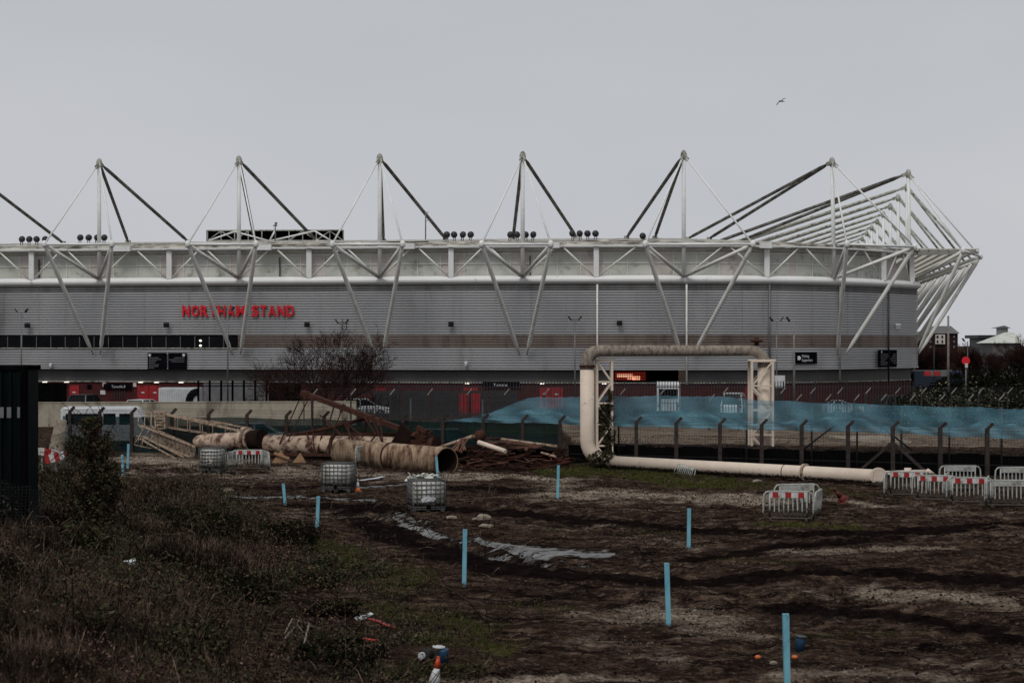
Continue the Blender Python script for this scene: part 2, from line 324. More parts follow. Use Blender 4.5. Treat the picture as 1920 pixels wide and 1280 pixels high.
def terrain(X, Y):
    X = np.asarray(X, float); Y = np.asarray(Y, float)
    z = (fbm(X * .25, Y * .25, 4) - .5) * .22 + (fbm(X * 1.3 + 9, Y * 1.3, 4) - .5) * .10 + (fbm(X * 3.2 + 5, Y * 3.2 + 3, 3) - .5) * .17
    far = np.clip((Y - 84) / 8, 0, 1); z = z * (1 - far)
    z = z + bank(X, Y) * (1 + (fbm(X * .7, Y * .7, 3) - .5) * 1.1)
    # raised yard behind the black retaining wall
    s = (X - NF0.x) * fn.x + (Y - NF0.y) * fn.y
    up = (s > 1.75) & (X > 3.0)
    h = 1.0 * np.clip(1 - (s - 1.75) / 42, 0, 1) * np.clip((X - 3.0) / .3, 0, 1)
    z = np.where(up, z * .4 + h, z)
    return z
def tz(x, y): return float(terrain(np.array([x]), np.array([y]))[0])
def on_ground(px, py):
    p = G(px, py); 
    for _ in range(6): p = G(px, py, tz(p.x, p.y))
    return p
def axis(a, b, st, outs_lo, outs_hi): return np.concatenate([np.array(outs_lo, float), np.arange(a, b, st), np.array(outs_hi, float)])
xs = axis(-30, 36, .14, [-4000, -1200, -400, -150, -80, -50, -38, -33], [38, 42, 50, 70, 120, 300, 1200, 4000])
ys = axis(15, 100, .14, [-200, -40, 0, 8, 13], [101, 103, 106, 110, 115, 122, 130, 140, 160, 200, 300, 600, 1500, 5000])
XX, YY = np.meshgrid(xs, ys); ZZ = terrain(XX, YY)
Yp = np.maximum(YY, 5); PX = 960 + F * XX / Yp; PY = HOR + F * CZ / Yp
wx = (fbm(XX * .5, YY * .5, 4) - .5) * 110; wy = (fbm(XX * .5 + 50, YY * .5 + 50, 4) - .5) * 26
def stroke(pts, hw, soft=1.0, warp=1.0):        # painted soil type along a line; half widths (x,y) scale with distance
    out = np.zeros_like(XX); X2, Y2 = PX + wx * warp, PY + wy * warp
    for (a, b) in zip(pts[:-1], pts[1:]):
        k = hw[0] / hw[1]
        d = seg_dist(X2 / k, Y2, a[0] / k, a[1], b[0] / k, b[1]); out = np.maximum(out, np.clip(1.25 - d / hw[1], 0, 1))
    return out
gravel = np.zeros_like(XX); grass = np.zeros_like(XX); wet = np.zeros_like(XX)
for pts, hw, a in [([(240, 862), (420, 870)], (60, 14), .9), ([(240, 890), (520, 892)], (60, 8), .6), ([(380, 905), (560, 900)], (60, 6), .5),
                   ([(560, 885), (760, 893)], (60, 10), .8), ([(860, 893), (1060, 903)], (60, 8), .9), ([(1040, 925), (1420, 936)], (80, 10), 1.0), ([(1280, 940), (1480, 930)], (60, 9), .8),
                   ([(960, 935), (1240, 945)], (60, 6), .5), ([(1560, 935), (1660, 950)], (40, 8), .8), ([(560, 965), (720, 975)], (60, 12), .45), ([(1010, 990), (1120, 990)], (60, 6), .45),
                   ([(1180, 1005), (1300, 1025)], (50, 10), .4), ([(1490, 1036), (1580, 1032)], (50, 7), .75), ([(1650, 1028), (1760, 1030)], (50, 6), .7), ([(1640, 1110), (1700, 1120), (1880, 1130)], (60, 14), .9),
                   ([(1500, 1110), (1560, 1120)], (50, 6), .5), ([(1200, 1150), (1350, 1165)], (70, 20), .75), ([(1280, 1180), (1440, 1190)], (60, 14), .6), ([(1100, 1150), (1180, 1165)], (50, 10), .6),
                   ([(850, 1275), (1150, 1272)], (80, 10), .8), ([(1480, 1265), (1750, 1262)], (90, 14), .6), ([(1750, 1240), (1900, 1230)], (90, 20), .4), ([(1120, 1200), (1260, 1235)], (50, 20), .5),
                   ([(350, 935), (420, 940)], (30, 8), .5), ([(1330, 1060), (1390, 1055)], (60, 8), .3), ([(1750, 1000), (1900, 1000)], (60, 6), .45), ([(1700, 950), (1900, 965)], (60, 8), .45)]:
    gravel = np.maximum(gravel, a * stroke(pts, hw))
for pts, hw, a in [([(1060, 880), (1200, 888), (1350, 905)], (60, 12), 1.0), ([(1350, 905), (1620, 925)], (60, 9), .6), ([(1440, 980), (1600, 985)], (50, 9), .9), ([(620, 1030), (740, 1090)], (70, 30), .6),
                   ([(660, 1130), (900, 1180)], (80, 22), .65), ([(820, 1200), (960, 1220)], (60, 16), .8), ([(700, 1260), (900, 1250)], (80, 20), .5), ([(1040, 1000), (1300, 1000)], (60, 8), .3), ([(1380, 1050), (1480, 1055)], (60, 8), .3),
                   ([(1500, 1190), (1700, 1190)], (90, 16), .3), ([(940, 1130), (1080, 1140)], (60, 12), .35)]:
    grass = np.maximum(grass, a * stroke(pts, hw))
for pts, hw, a, wp_ in [([(405, 929), (560, 932), (700, 938)], (20, 5), 1.1, .2), ([(665, 912), (760, 906), (820, 905)], (20, 5), 1.05, .3), ([(730, 968), (760, 985), (860, 1008), (930, 1020)], (20, 7), 1.05, .3), ([(745, 965), (800, 985)], (16, 5), 1.0, .3),
                        ([(880, 1016), (1000, 1030), (1130, 1038)], (34, 12), 1.25, .35), ([(930, 1024), (1020, 1040)], (40, 17), 1.25, .3), ([(880, 1035), (960, 1045), (1030, 1060)], (14, 2.6), .95, .3), ([(1060, 1055), (1110, 1062)], (12, 2.4), .95, .3), ([(1120, 1040), (1220, 1052)], (14, 2.2), .9, .2), ([(690, 897), (740, 893)], (16, 3), .95, .3),
                        ([(1660, 1118), (1720, 1122)], (10, 2.0), .6, .3)]:
    wet = np.maximum(wet, a * stroke(pts, hw, warp=wp_))
# distant yard: tarmac, verge
far = YY > 99
grass = np.where(far & (YY > 112) & (YY < 128) & (PX > 600) & (PX < 1050), .9, grass)
gravel = np.where((YY > 86) & (YY < 128) & (XX > 3.2), .45 + .4 * fbm(XX * .3, YY * .3), gravel)
brk = fbm(XX * 1.6 + 3, YY * 1.6, 4)
wet = np.clip(wet - np.clip(.62 - brk, 0, .3) * .7, 0, 1.2)
bk = np.clip(bank(XX, YY) * 2, 0, 1)
grass = np.maximum(grass * (1 - bk), .25 * bk); gravel *= (1 - bk * .9)
wetc = np.clip((wet - .45) * 4, 0, 1)
track = np.zeros_like(XX)
for pts, hw, a in [([(560, 948), (900, 958), (1200, 985), (1450, 1003), (1920, 985)], (60, 9), 1), ([(640, 965), (760, 1010), (900, 1065), (1100, 1085), (1300, 1092), (1500, 1075), (1920, 1088)], (70, 16), 1), ([(1450, 1140), (1700, 1160), (1920, 1200)], (70, 14), .9), ([(860, 915), (1040, 922)], (50, 6), .9), ([(1280, 1050), (1500, 1020), (1700, 1005)], (60, 10), .9), ([(850, 1100), (1100, 1120)], (60, 8), .7), ([(420, 912), (640, 918)], (50, 5), .8)]:
    track = np.maximum(track, a * stroke(pts, hw, warp=.7))
ZZ = ZZ * (1 - .8 * wetc * (bk < .1)) - .03 * wetc
# wheel ruts along the muddy track
for off in (-.9, .9):
    for line in ([(700, 960), (860, 1018), (1040, 1060), (1500, 1080), (1920, 1075)], [(560, 935), (900, 945), (1450, 1000), (1920, 1010)], [(1100, 1105), (1500, 1130), (1920, 1180)]):
        pw = [G(a, b) for a, b in line]
        for a, b in zip(pw[:-1], pw[1:]):
            d = seg_dist(XX + (fbm(XX * .4, YY * .4, 2) - .5) * .6, YY + off + (fbm(XX * .3 + 7, YY * .3, 2) - .5) * .8, a.x, a.y, b.x, b.y)
            ZZ -= .12 * np.exp(-(d / .22) ** 2); ZZ += .06 * np.exp(-((d - .42) / .16) ** 2)
ny_, nx_ = XX.shape; co = np.stack([XX, YY, ZZ], -1).reshape(-1, 3)
idx = np.arange(ny_ * nx_).reshape(ny_, nx_)
fc = np.stack([idx[:-1, :-1], idx[:-1, 1:], idx[1:, 1:], idx[1:, :-1]], -1).reshape(-1, 4)
me = bpy.data.meshes.new('ground'); me.vertices.add(len(co)); me.vertices.foreach_set('co', co.ravel())
me.loops.add(fc.size); me.loops.foreach_set('vertex_index', fc.ravel().astype(np.int32)); me.polygons.add(len(fc))
me.polygons.foreach_set('loop_start', np.arange(0, fc.size, 4, dtype=np.int32)); me.polygons.foreach_set('loop_total', np.full(len(fc), 4, dtype=np.int32))
me.update(); me.validate(); me.polygons.foreach_set('use_smooth', np.ones(len(fc), bool))
for nm, arr in (('gravel', gravel), ('grass', grass), ('wet', wet), ('track', track)):
    a = me.attributes.new(nm, 'FLOAT', 'POINT'); a.data.foreach_set('value', arr.ravel().astype(np.float32))
gm = bpy.data.materials.new('muddy_ground'); gm.use_nodes = True; t = gm.node_tree; b = t.nodes['Principled BSDF']
def N(tp, **k):
    n = t.nodes.new(tp)
    for a, v in k.items(): n.inputs[a].default_value = v
    return n
def L(a, b_): t.links.new(a, b_)
tco = N("ShaderNodeTexCoord")
def noise(s, d=6, r=.65):
    n = N("ShaderNodeTexNoise", Scale=s, Detail=d, Roughness=r); L(tco.outputs['Object'], n.inputs['Vector']); return n.outputs['Fac']
def snoise(s, d=8, r=.8, st=(.62, 1.15, 1)):
    m_ = N("ShaderNodeMapping"); m_.inputs['Scale'].default_value = st; L(tco.outputs['Object'], m_.inputs[0])
    n = N("ShaderNodeTexNoise", Scale=s, Detail=d, Roughness=r); L(m_.outputs[0], n.inputs['Vector']); return n.outputs['Fac']
def ramp(f, p0, p1, c0=(0, 0, 0), c1=(1, 1, 1)):
    r = N("ShaderNodeValToRGB"); r.color_ramp.elements[0].position = p0; r.color_ramp.elements[1].position = p1
    r.color_ramp.elements[0].color = (*c0, 1); r.color_ramp.elements[1].color = (*c1, 1); L(f, r.inputs[0]); return r.outputs[0]
def mixc(f, a, b_):
    m_ = N("ShaderNodeMixRGB")
    for i, v in ((0, f), (1, a), (2, b_)):
        if isinstance(v, tuple): m_.inputs[i].default_value = (*v, 1)
        elif isinstance(v, float): m_.inputs[i].default_value = v
        else: L(v, m_.inputs[i])
    return m_.outputs[0]
def math_(op, a, b_):
    m_ = N("ShaderNodeMath"); m_.operation = op
    for i, v in ((0, a), (1, b_)):
        if isinstance(v, float): m_.inputs[i].default_value = v
        else: L(v, m_.inputs[i])
    return m_.outputs[0]
def attr(n): a = N("ShaderNodeAttribute"); a.attribute_name = n; return a.outputs['Fac']
mud = ramp(snoise(.55, 6, .7), .36, .64, (.0040, .0026, .0028), (.046, .029, .022))
mud = mixc(ramp(snoise(1.5, 9, .85), .50, .60), mud, (.135, .090, .065))
mud = mixc(ramp(snoise(5.0, 8, .85), .56, .66), mud, (.26, .205, .16))
mud = mixc(ramp(noise(4.2, 8, .8), .38, .46, (1, 1, 1), (0, 0, 0)), mud, (.006, .004, .004))
tmask = ramp(math_('ADD', attr('track'), math_('MULTIPLY', math_('SUBTRACT', noise(1.6, 6, .7), .5), 1.4)), .45, .8)
mud = mixc(math_('MULTIPLY', tmask, .92), mud, ramp(noise(2.6, 8, .8), .38, .68, (.0025, .0016, .0019), (.014, .0095, .0088)))
vo = N("ShaderNodeTexVoronoi", Scale=15.0); L(tco.outputs['Object'], vo.inputs['Vector'])
stonec = ramp(vo.outputs['Color'], .1, .95, (.15, .12, .09), (.52, .42, .33))
stonec = mixc(ramp(noise(5.0, 8, .85), .50, .66), stonec, (.050, .036, .027))
gmask = ramp(math_('ADD', attr('gravel'), math_('MULTIPLY', math_('SUBTRACT', snoise(1.1, 10, .85), .5), 3.0)), .36, 1.0)
c = mixc(gmask, mud, stonec)
grmask = ramp(math_('ADD', attr('grass'), math_('MULTIPLY', math_('SUBTRACT', noise(2.4, 8, .8), .5), 2.2)), .42, .85)
c = mixc(grmask, c, ramp(noise(5.0, 8, .8), .36, .62, (.009, .0085, .004), (.095, .088, .030)))
wetm = ramp(math_('ADD', attr('wet'), math_('MULTIPLY', math_('SUBTRACT', snoise(2.6, 9, .8, (.6, 1, 1)), .5), 4.6)), .84, .98)
wedge = ramp(attr('wet'), .15, .55); c = mixc(math_('MULTIPLY', wedge, .7), c, (.006, .0045, .0045)); c = mixc(wetm, c, ramp(noise(1.2, 4), .4, .6, (.040, .037, .033), (.135, .127, .115)))
L(c, b.inputs['Base Color'])
def mr(lo, hi):
    r_ = N("ShaderNodeMapRange"); L(wetm, r_.inputs[0]); r_.inputs[3].default_value = lo; r_.inputs[4].default_value = hi; return r_.outputs[0]
L(mr(.95, .3), b.inputs['Roughness']); L(mr(0.0, .3), b.inputs['Specular IOR Level'])
bp = N("ShaderNodeBump", Distance=.14); L(math_('ADD', noise(3.5, 8, .8), math_('MULTIPLY', vo.outputs['Distance'], .3)), bp.inputs['Height'])
L(mr(1.0, .08), bp.inputs['Strength']); L(bp.outputs[0], b.inputs['Normal'])
me.materials.append(gm)
go = bpy.data.objects.new('ground', me); COL.objects.link(go); tag(go, kind='structure')

# ------------------------------------------------------------------ STADIUM
KX = [-420, 0, 186, 448, 712, 980, 1282, 1420, 1500, 1565, 1610, 1660, 1700, 1722]
KY = [169.5, 165.5, 164, 161.8, 159.9, 158.1, 157, 158.0, 159.4, 161.5, 163.8, 167.2, 170.8, 173.0]
def Yw(px): return float(np.interp(px, KX, KY))
def _sm(px):                                    # smoothed wall line
    return (Yw(px - 60) + Yw(px + 60) + 2 * Yw(px) + 2 * Yw(px - 25) + 2 * Yw(min(px + 25, 1722))) / 8 if px < 1640 else Yw(px)
def wbase(px):
    Y = _sm(px); return Vector(((px - 960) / F * Y, Y))
def wall_frame(px):
    a, b_ = wbase(px - 8), wbase(min(px + 8, 1722)); tdir = (b_ - a).normalized(); p = wbase(px); return p, tdir, Vector((tdir.y, -tdir.x))
def wp(px, z, off=0.0):
    p, td, n = wall_frame(px); return Vector((p.x + n.x * off, p.y + n.y * off, z))
def wz(px, py, off=0.0): return CZ + (HOR - py) / F * _sm(px)
front = []
for px in list(range(-420, 1300, 40)) + list(range(1300, 1722, 14)):
    p, td, n = wall_frame(px); front.append((p.x, p.y, n.x, n.y))
CORN = wbase(1722); SD = Vector((.1493, .9888)); SN = Vector((SD.y, -SD.x))
corner = [(CORN.x - .1, CORN.y - .15, .72, -.69)]
side = [(CORN.x + SD.x * s, CORN.y + SD.y * s, SN.x, SN.y) for s in (.5, 20, 60, 120)]
wallpath = front + corner + side
st = thing('stadium', 'long grey ribbed football stadium with white masts, tie rods and red brick base', 'stadium', (wbase(960).x, wbase(960).y, 0))
def ribs(z0, z1, pitch, depth, off=0.0):
    n = max(1, round((z1 - z0) / pitch)); p = (z1 - z0) / n; prof = []
    for i in range(n):
        z = z0 + i * p; prof += [(off - depth, z), (off - depth, z + p * .36), (off, z + p * .42), (off, z + p * .97)]
    prof.append((off - depth, z1)); return prof
# low cladding, with an opening at 1143-1287
def fsub(a, b_, st_=20):
    out = []
    px = a
    while px < b_: p, td, n = wall_frame(px); out.append((p.x, p.y, n.x, n.y)); px += st_
    p, td, n = wall_frame(b_); out.append((p.x, p.y, n.x, n.y)); return out
MB().sweep(wallpath, ribs(6.84, 10.95, .245, .16)).build('ribbed_wall', M['clad'], st)
MB().sweep(wallpath, ribs(10.95, 11.6, .22, .12, -.02)).build('top_band', M['clad_dark'], st)
MB().sweep(fsub(446, 1721) + corner + side, ribs(5.65, 6.84, .22, .14)).build('brown_band', M['clad_brown'], st)
MB().sweep(wallpath, ribs(3.72, 5.65, .245, .16)).build('lower_ribbed_wall', M['clad'], st)
MB().sweep(wallpath, [(-.07, 3.62), (.06, 3.62), (.06, 3.72), (-.07, 3.72)], True).build('drip_flashing', M['clad'], st)
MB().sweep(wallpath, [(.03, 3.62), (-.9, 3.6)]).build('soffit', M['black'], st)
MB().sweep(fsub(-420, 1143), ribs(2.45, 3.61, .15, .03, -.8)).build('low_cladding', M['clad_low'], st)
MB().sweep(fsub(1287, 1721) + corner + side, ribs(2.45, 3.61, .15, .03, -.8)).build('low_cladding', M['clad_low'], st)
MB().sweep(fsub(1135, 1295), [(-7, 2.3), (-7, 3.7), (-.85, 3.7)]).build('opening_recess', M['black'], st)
MB().sweep(wallpath, [(-.86, 2.45), (-.7, 2.45), (-.7, 2.36), (-.86, 2.36)], True).build('sill_flashing', M['steel_mid'], st)
MB().sweep(wallpath, [(-.85, -.1), (-.85, 2.4)]).build('brick_base', M['brick'], st)
for a, b_, zt, m in ((60, 118, 2.2, 'black'), (500, 560, 2.35, 'black'), (376, 499, 2.32, 'grey'), (186, 238, 2.1, 'brick'), (1430, 1470, 2.2, 'dgrey')):
    MB().sweep(fsub(a, b_), [(-.85, 0), (-.8, 0), (-.8, zt), (-.85, zt)], True).build('doorway', M[m], st)
for a, b_ in ((124, 142), (252, 273), (274, 296), (865, 879), (879, 893), (1010, 1030), (1031, 1055), (700, 720), (1402, 1420)):
    d_ = MB().sweep(fsub(a, b_), [(-.84, .05), (-.76, .05), (-.76, 2.02), (-.84, 2.02)], True).build('door', M['red'], st)
    MB().box(wp((a + b_) / 2, 1.35, -.745), (.3, .02, .12)).build('notice', M['white'], d_)
for a, b_, m in ((157, 166, 'sign'), (182, 192, 'white'), (206, 232, 'black'), (186, 193, 'panel_b'), (244, 250, 'panel_b')):
    c_ = wp((a + b_) / 2, 1.9 if m != 'panel_b' else 2.1, -.78)
    if m == 'white': c_.z = 1.35
    MB().box(c_, ((b_ - a) * .05, .04, .4)).build('wall_panel', M[m], st)
gr = MB()
for k in range(6): gr.box(wp(205 + k * 4.6, 1.2, -.74), (.08, .06, 1.0))
gr.build('turnstile_bars', M['dgrey'], st)
for px in (80, 121, 260, 290, 336, 685, 875, 1015, 1133):
    MB().box(wp(px, 2.33, -.5), (.42, .22, .06)).build('soffit_lamp', M['lampglow'], st)
# window strip
wn = 18; pxs = np.linspace(-94, 446, 21)
MB().sweep(fsub(-420, 446), [(-.2, 5.64), (-.2, 6.85)]).build('window_backing', M['black'], st)
MB().sweep(fsub(-420, 446), [(.03, 5.58), (.09, 5.58), (.09, 5.66), (.03, 5.66)], True).build('window_ledge', M['steel_mid'], st)
for i in range(20):
    a, b_ = pxs[i] + 1, pxs[i + 1] - 1
    q = MB().quad(wp(a, 5.67, -.06), wp(b_, 5.67, -.06), wp(b_, 6.72, -.06), wp(a, 6.72, -.06)).build('window', M['glass'], st)
    MB().box(wp(pxs[i], 6.2, -.05), (.06, .06, 1.06)).build('mullion', M['grey'], q)
for z in (6.33, 5.86):
    MB().lathe([(.02, -.10), (.1, -.06), (.13, 0), (.1, .06), (.02, .10)], wp(376, z, .02), 10).build('window_lamp', M['lampglow'], st)
# ring beam
pr = [(-.3 + .62 * math.sin(a), 11.95 + .42 * math.cos(a)) for a in np.linspace(0, PI, 9)]
MB().sweep(wallpath, [(-.5, 12.37)] + pr + [(-.5, 11.53)]).build('ring_beam', M['ring'], st)
# upper glazed wall (set back) with rails and uprights
rail = MB()
pxl = list(np.arange(-100, 1500, 44.0)) + list(np.arange(1500, 1708, 32.0))
for i, (a, b_) in enumerate(zip(pxl[:-1], pxl[1:])):
    MB().quad(wp(a, 12.3, -.7), wp(b_, 12.3, -.7), wp(b_, 14.95, -.7), wp(a, 14.95, -.7)).build('upper_panel', M['panel_b' if i % 3 == 0 else 'panel_a'], st)
    rail.bar(wp(a, 12.3, -.66), wp(a, 14.5, -.66), .07)
    for z in (14.42, 13.5): rail.bar(wp(a, z, -.64), wp(b_, z, -.64), .08)
MB().sweep([(CORN.x + SD.x * s, CORN.y + SD.y * s, SN.x, SN.y) for s in (.2, 40, 120)], [(-.7, 12.3), (-.7, 14.95)]).build('upper_panel', M['panel_a'], st)
rail.build('panel_rail', M['leg'], st)
MB().sweep(fsub(-420, 1715), [(-.6, 14.62), (-.35, 14.72), (-.35, 14.98), (-.6, 14.98)]).build('eaves_box', M['soffit'], st)
cols = [-72, 60, 186, 318, 448, 580, 712, 846, 980, 1118, 1282, 1437, 1563, 1655, 1708]
masts_px = {186, 448, 712, 980, 1282, 1563, -72}
for px in cols:
    if px in masts_px: continue
    MB().box(wp(px, 13.65, .1), (.48, .3, 2.9)).build('column', M['steel'], st)
for a, b_ in zip(cols[:-1], cols[1:]):
    m_ = (a + b_) / 2
    MB().tube(wp(a + 5, 12.3, .15), wp(m_ - 5, 15.05, .35), .085, n=6).build('brace', M['leg'], st)
    MB().tube(wp(b_ - 5, 12.3, .15), wp(m_ + 5, 15.05, .35), .085, n=6).build('brace', M['leg'], st)
for px in (69, 522, 993, 1445): MB().bar(wp(px, 12.35, -.5), wp(px, 14.2, -.5), .11).build('dark_downpipe', M['dgrey'], st)
for px in range(-60, 1700, 66): MB().bar(wp(px, 6.9, -.03), wp(px, 11.5, -.03), .05, .05).build('panel_joint', M['clad_low'], st)
for px, z0, m in ((1120, 2.3, 'leg'), (1287, 2.3, 'leg'), (1442, 2.4, 'grey'), (1573, 2.4, 'steel_mid'), (1664, 2.4, 'dgrey')):
    MB().tube(wp(px, z0, .12), wp(px, 11.5, .12), .09, n=8).build('downpipe', M[m], st)
# roof
RP = fsub(-420, 1722)
MB().sweep(RP, [(-.3, 15.0), (.55, 15.0), (.55, 15.12), (-.3, 15.12)], True).build('roof_edge_beam', M['steel'], st)
MB().sweep(RP, [(-.6, 15.13), (.35, 15.13), (.35, 15.42), (-1.2, 15.55), (-20, 17.0), (-20, 16.7), (-.6, 15.16)], True).build('roof', M['fascia'], st)
sr = [(CORN.x + SD.x * s, CORN.y + SD.y * s, SN.x, SN.y) for s in (-3.5, 10, 60, 120)]
sr2 = [(CORN.x + SD.x * s, CORN.y + SD.y * s, SN.x, SN.y) for s in (10, 60, 120)]
MB().sweep(sr, [(-5, 15.6), (5.5, 15.4)]).sweep(sr2, [(-22, 17.1), (-5, 15.6)]).build('side_roof', M['sheet'], st)
MB().sweep(sr, [(5.3, 15.15), (5.5, 15.15), (5.5, 15.5), (5.3, 15.5)], True).build('side_roof_edge', M['steel'], st)
rb = MB()
for k in range(9):
    o = -3.0 + k * .95; rb.sweep(sr[:3], [(o, 15.6 - (o + 4) * .026), (o, 15.42 - (o + 4) * .026), (o + .12, 15.42 - (o + 4) * .026), (o + .12, 15.6 - (o + 4) * .026)], True)
rb.build('roof_rib', M['soffit'], st)
MB().bar(wp(1712, 15.2, .6), Vector((46.4, 169.6, 15.25)), .5, .55).build('corner_beam', M['steel'], st)
# roof deck clutter along the edge
rc = MB(); R_ = random.Random(3)
px = -80
while px < 1240:
    L_ = min(R_.uniform(40, 120), 1250 - px); rc.bar(wp(px, 15.6, -2.2), wp(px + L_, 15.6 + R_.uniform(-.03, .03), -2.2), .3, R_.uniform(.12, .3)); px += L_ + R_.uniform(6, 50)
rc.build('roof_edge_clutter', M['fascia'], st)
for a, b_ in ((212, 250), (483, 513), (757, 780), (1035, 1050), (1420, 1440)): MB().bar(wp(a, 15.1, .7), wp(b_, 15.1, .7), .35, .5).build('junction_box', M['steel'], st)

ZT, ZTIP, ZF, ZB = 23.45, 14.95, 5.0, 12.2
def pnt(px, z, Y): return Vector(((px - 960) / F * Y, Y, z))
def mast(top, base, tips, feet, backs, thin=False):
    shade_mat = M['steel_shaded']  # darker colour carries the painted shade of the back stays
    d = top - base
    m_ = MB(); m_.tube(base, top + Vector((0, 0, .1)), .20, .18, 10)
    mo = m_.build('mast', M['steel'], st)
    h = MB(); h.lathe([(.08, -.5), (.26, -.42), (.30, 0), (.22, .28), (.08, .42)], top, 8)
    for q in list(tips) + list(backs):
        dd = (q - top).normalized(); h.bar(top, top + dd * .75, .12, .34)
    h.build('mast_head', M['steel_mid'], mo)
    for q in tips:
        dd = (q - top).normalized()
        MB().tube(top + dd * .5, q, .13 if thin else .085, n=7).build('tie_rod', M['steel_mid' if thin else 'steel'], mo)
    for q in backs:
        dd = (q - top).normalized(); L_ = (q - top).length
        MB().path([top + dd * .5, top + dd * 1.6, q - dd * 1.0, q - dd * .1], [.07, .17, .17, .1], 8).build('back_stay', shade_mat if not thin else M['steel_mid'], mo)
        MB().box(q, (.5, .5, .3)).build('stay_foot', M['fascia'], mo)
    for q, ft in zip(tips, feet):
        dd = (q - ft).normalized()
        MB().path([ft, ft + dd * .9, ft + dd * 1.4, q - dd * .9, q], [.06, .14, .195, .195, .10], 9).build('leg', M['leg'], mo)
        MB().tube(q, base + (q - base).normalized() * .3, .17, n=8).build('strut', M['leg'], mo)
        MB().lathe([(.1, -.3), (.24, -.2), (.24, .2), (.1, .35)], q, 8).build('tip_joint', M['steel'], mo)
    MB().tube(tips[0], tips[1], .12, n=8).build('crossbar', M['steel'], mo)
    return mo
FM = [(-76, 307, (-180, -52), (-86, -74), ((-18, 454), (118, 455))), (186, 305, (83, 210), (177, 190), ((240, 453), (352, 452))), (448, 300, (352, 480), (438, 452), ((478, 452), (592, 450))),
      (712, 296, (623, 755), (704, 719), ((719, 450), (835, 447))), (980, 292, (903, 1033), (975, 988), ((962, 447), (1080, 443))), (1282, 290, (1210, 1412), (1277, 1299), ((1175, 445), (1228, 445))),
      (1560, 303, (1588, 1715), (1566, 1581), ((1290, 447), (1330, 447)))]
for px, py, tips, feet, backs in FM:
    Y = _sm(px) - .2; base = pnt(px + (4 if px == 1560 else 0), ZB, Y); top = P(px, py, Y)
    dY = [_sm(px) - 7.2] * 2
    if px == 1282: dY = [150.3, 150.6]
    if px == 1560: dY = [154.2, 160.5]
    T = [P(tp, 458 if px < 1500 else (458, 463)[i], dY[i]) for i, tp in enumerate(tips)]
    Fe = [wp(ft, ZF, .25) for ft in feet]; Bk = [P(bx_, by_, (Y + 17) if px < 1500 else (178, 181)[i]) for i, (bx_, by_) in enumerate(backs)]
    mast(top, base, T, Fe, Bk)
# corner mast and the receding side masts
cb = pnt(1706, ZB, 174); mast(P(1703, 325, 174), cb, [P(1806, 470, 167.5), P(1838, 481, 172.5)], [wp(1716, ZF, .2), Vector((CORN.x + .1, CORN.y + .3, ZF))], [P(1340, 455, 178), P(1380, 455, 184)])
for k in range(9):
    s = 17.0 + 13.3 * k; p = CORN + SD * s
    top = Vector((p.x + .2, p.y, 23.45)); base = Vector((p.x + .2, p.y, ZB))
    T = [Vector((p.x + SN.x * 7 + SD.x * u, p.y + SN.y * 7 + SD.y * u, ZTIP)) for u in (-3.2, 3.2)]
    Fe = [Vector((p.x + SN.x * .3 + SD.x * u, p.y + SN.y * .3 + SD.y * u, ZF)) for u in (-.5, .5)]
    Bk = [Vector((p.x - SN.x * 20 + SD.x * u, p.y - SN.y * 20 + SD.y * u, 17.0)) for u in (-2.0, 2.0)]
    mast(top, base, T, Fe, Bk, thin=True)

# lettering
lt = thing('wall_lettering', 'big red letters reading NORTHAM STAND fixed to the ribbed grey wall', 'sign', wp(448, 8.1, .1))
x = 343.0
wd = {'N': 17.5, 'O': 17, 'R': 17, 'T': 15, 'H': 17.5, 'A': 17, 'M': 20.5, ' ': 8, 'S': 16.5, 'D': 17}
for ch in "NORTHAM STAND":
    if ch != ' ':
        p, td, n = wall_frame(x + wd[ch] / 2); ang = math.atan2(td.y, td.x)
        add_text(ch, 1.42, wp(x, wz(x, 592.5), .16), ang, M['red_letter'], lt, 'letter', .08, .05, width=(wd[ch] - 2.6) / F * _sm(x))
    x += wd[ch]
# sign boards
def board(name, px0, px1, py0, py1, label, lines, disc=None, align='L'):
    p, td, n = wall_frame((px0 + px1) / 2); ang = math.atan2(td.y, td.x); s = _sm((px0 + px1) / 2) / F; kx = (wbase(px1) - wbase(px0)).length / ((px1 - px0) * s)
    c_ = wp((px0 + px1) / 2, wz((px0 + px1) / 2, (py0 + py1) / 2), .14); t_ = thing(name, label, 'sign', c_)
    MB().box(c_, ((px1 - px0) * s * kx, .08, (py1 - py0) * s), ang).build('board', M['sign'], t_)
    m_ = MB()
    for (a, b_, yy, hh) in lines:
        q = wp((a + b_) / 2, wz(px0, yy), .25); m_.box(q, ((b_ - a) * s * kx, .012, hh * s), ang)
    if m_.v: m_.build('faint_print', M['grey'], t_)
    if disc:
        q = wp(disc[0], wz(px0, disc[1]), .25); MB().lathe([(disc[2] * s, -.008), (disc[2] * s, .008)], q, 16, Matrix.Rotation(PI / 2, 3, 'X')).build('emblem_disc', M['white'], t_)
    return t_, ang, s
def printlines(x0, widths, y0, dy, right=False):
    o = []
    for i, w_ in enumerate(widths):
        if w_: 
            k = 0; R1 = random.Random(i * 7 + int(x0))
            while k < w_:
                ww = min(R1.uniform(2.5, 6), w_ - k); a = x0 - k - ww if right else x0 + k; o.append((a, a + ww - .6, y0 + i * dy, 1.3)); k += ww
    return o
board('wall_sign', 278, 313.5, 661.5, 692, 'black wall sign with left-aligned faint print, left of the pair under the windows', printlines(281, (19, 24, 15, 12, 19, 18, 11), 670.5, 3.2), (282.5, 665.5, 2.7))
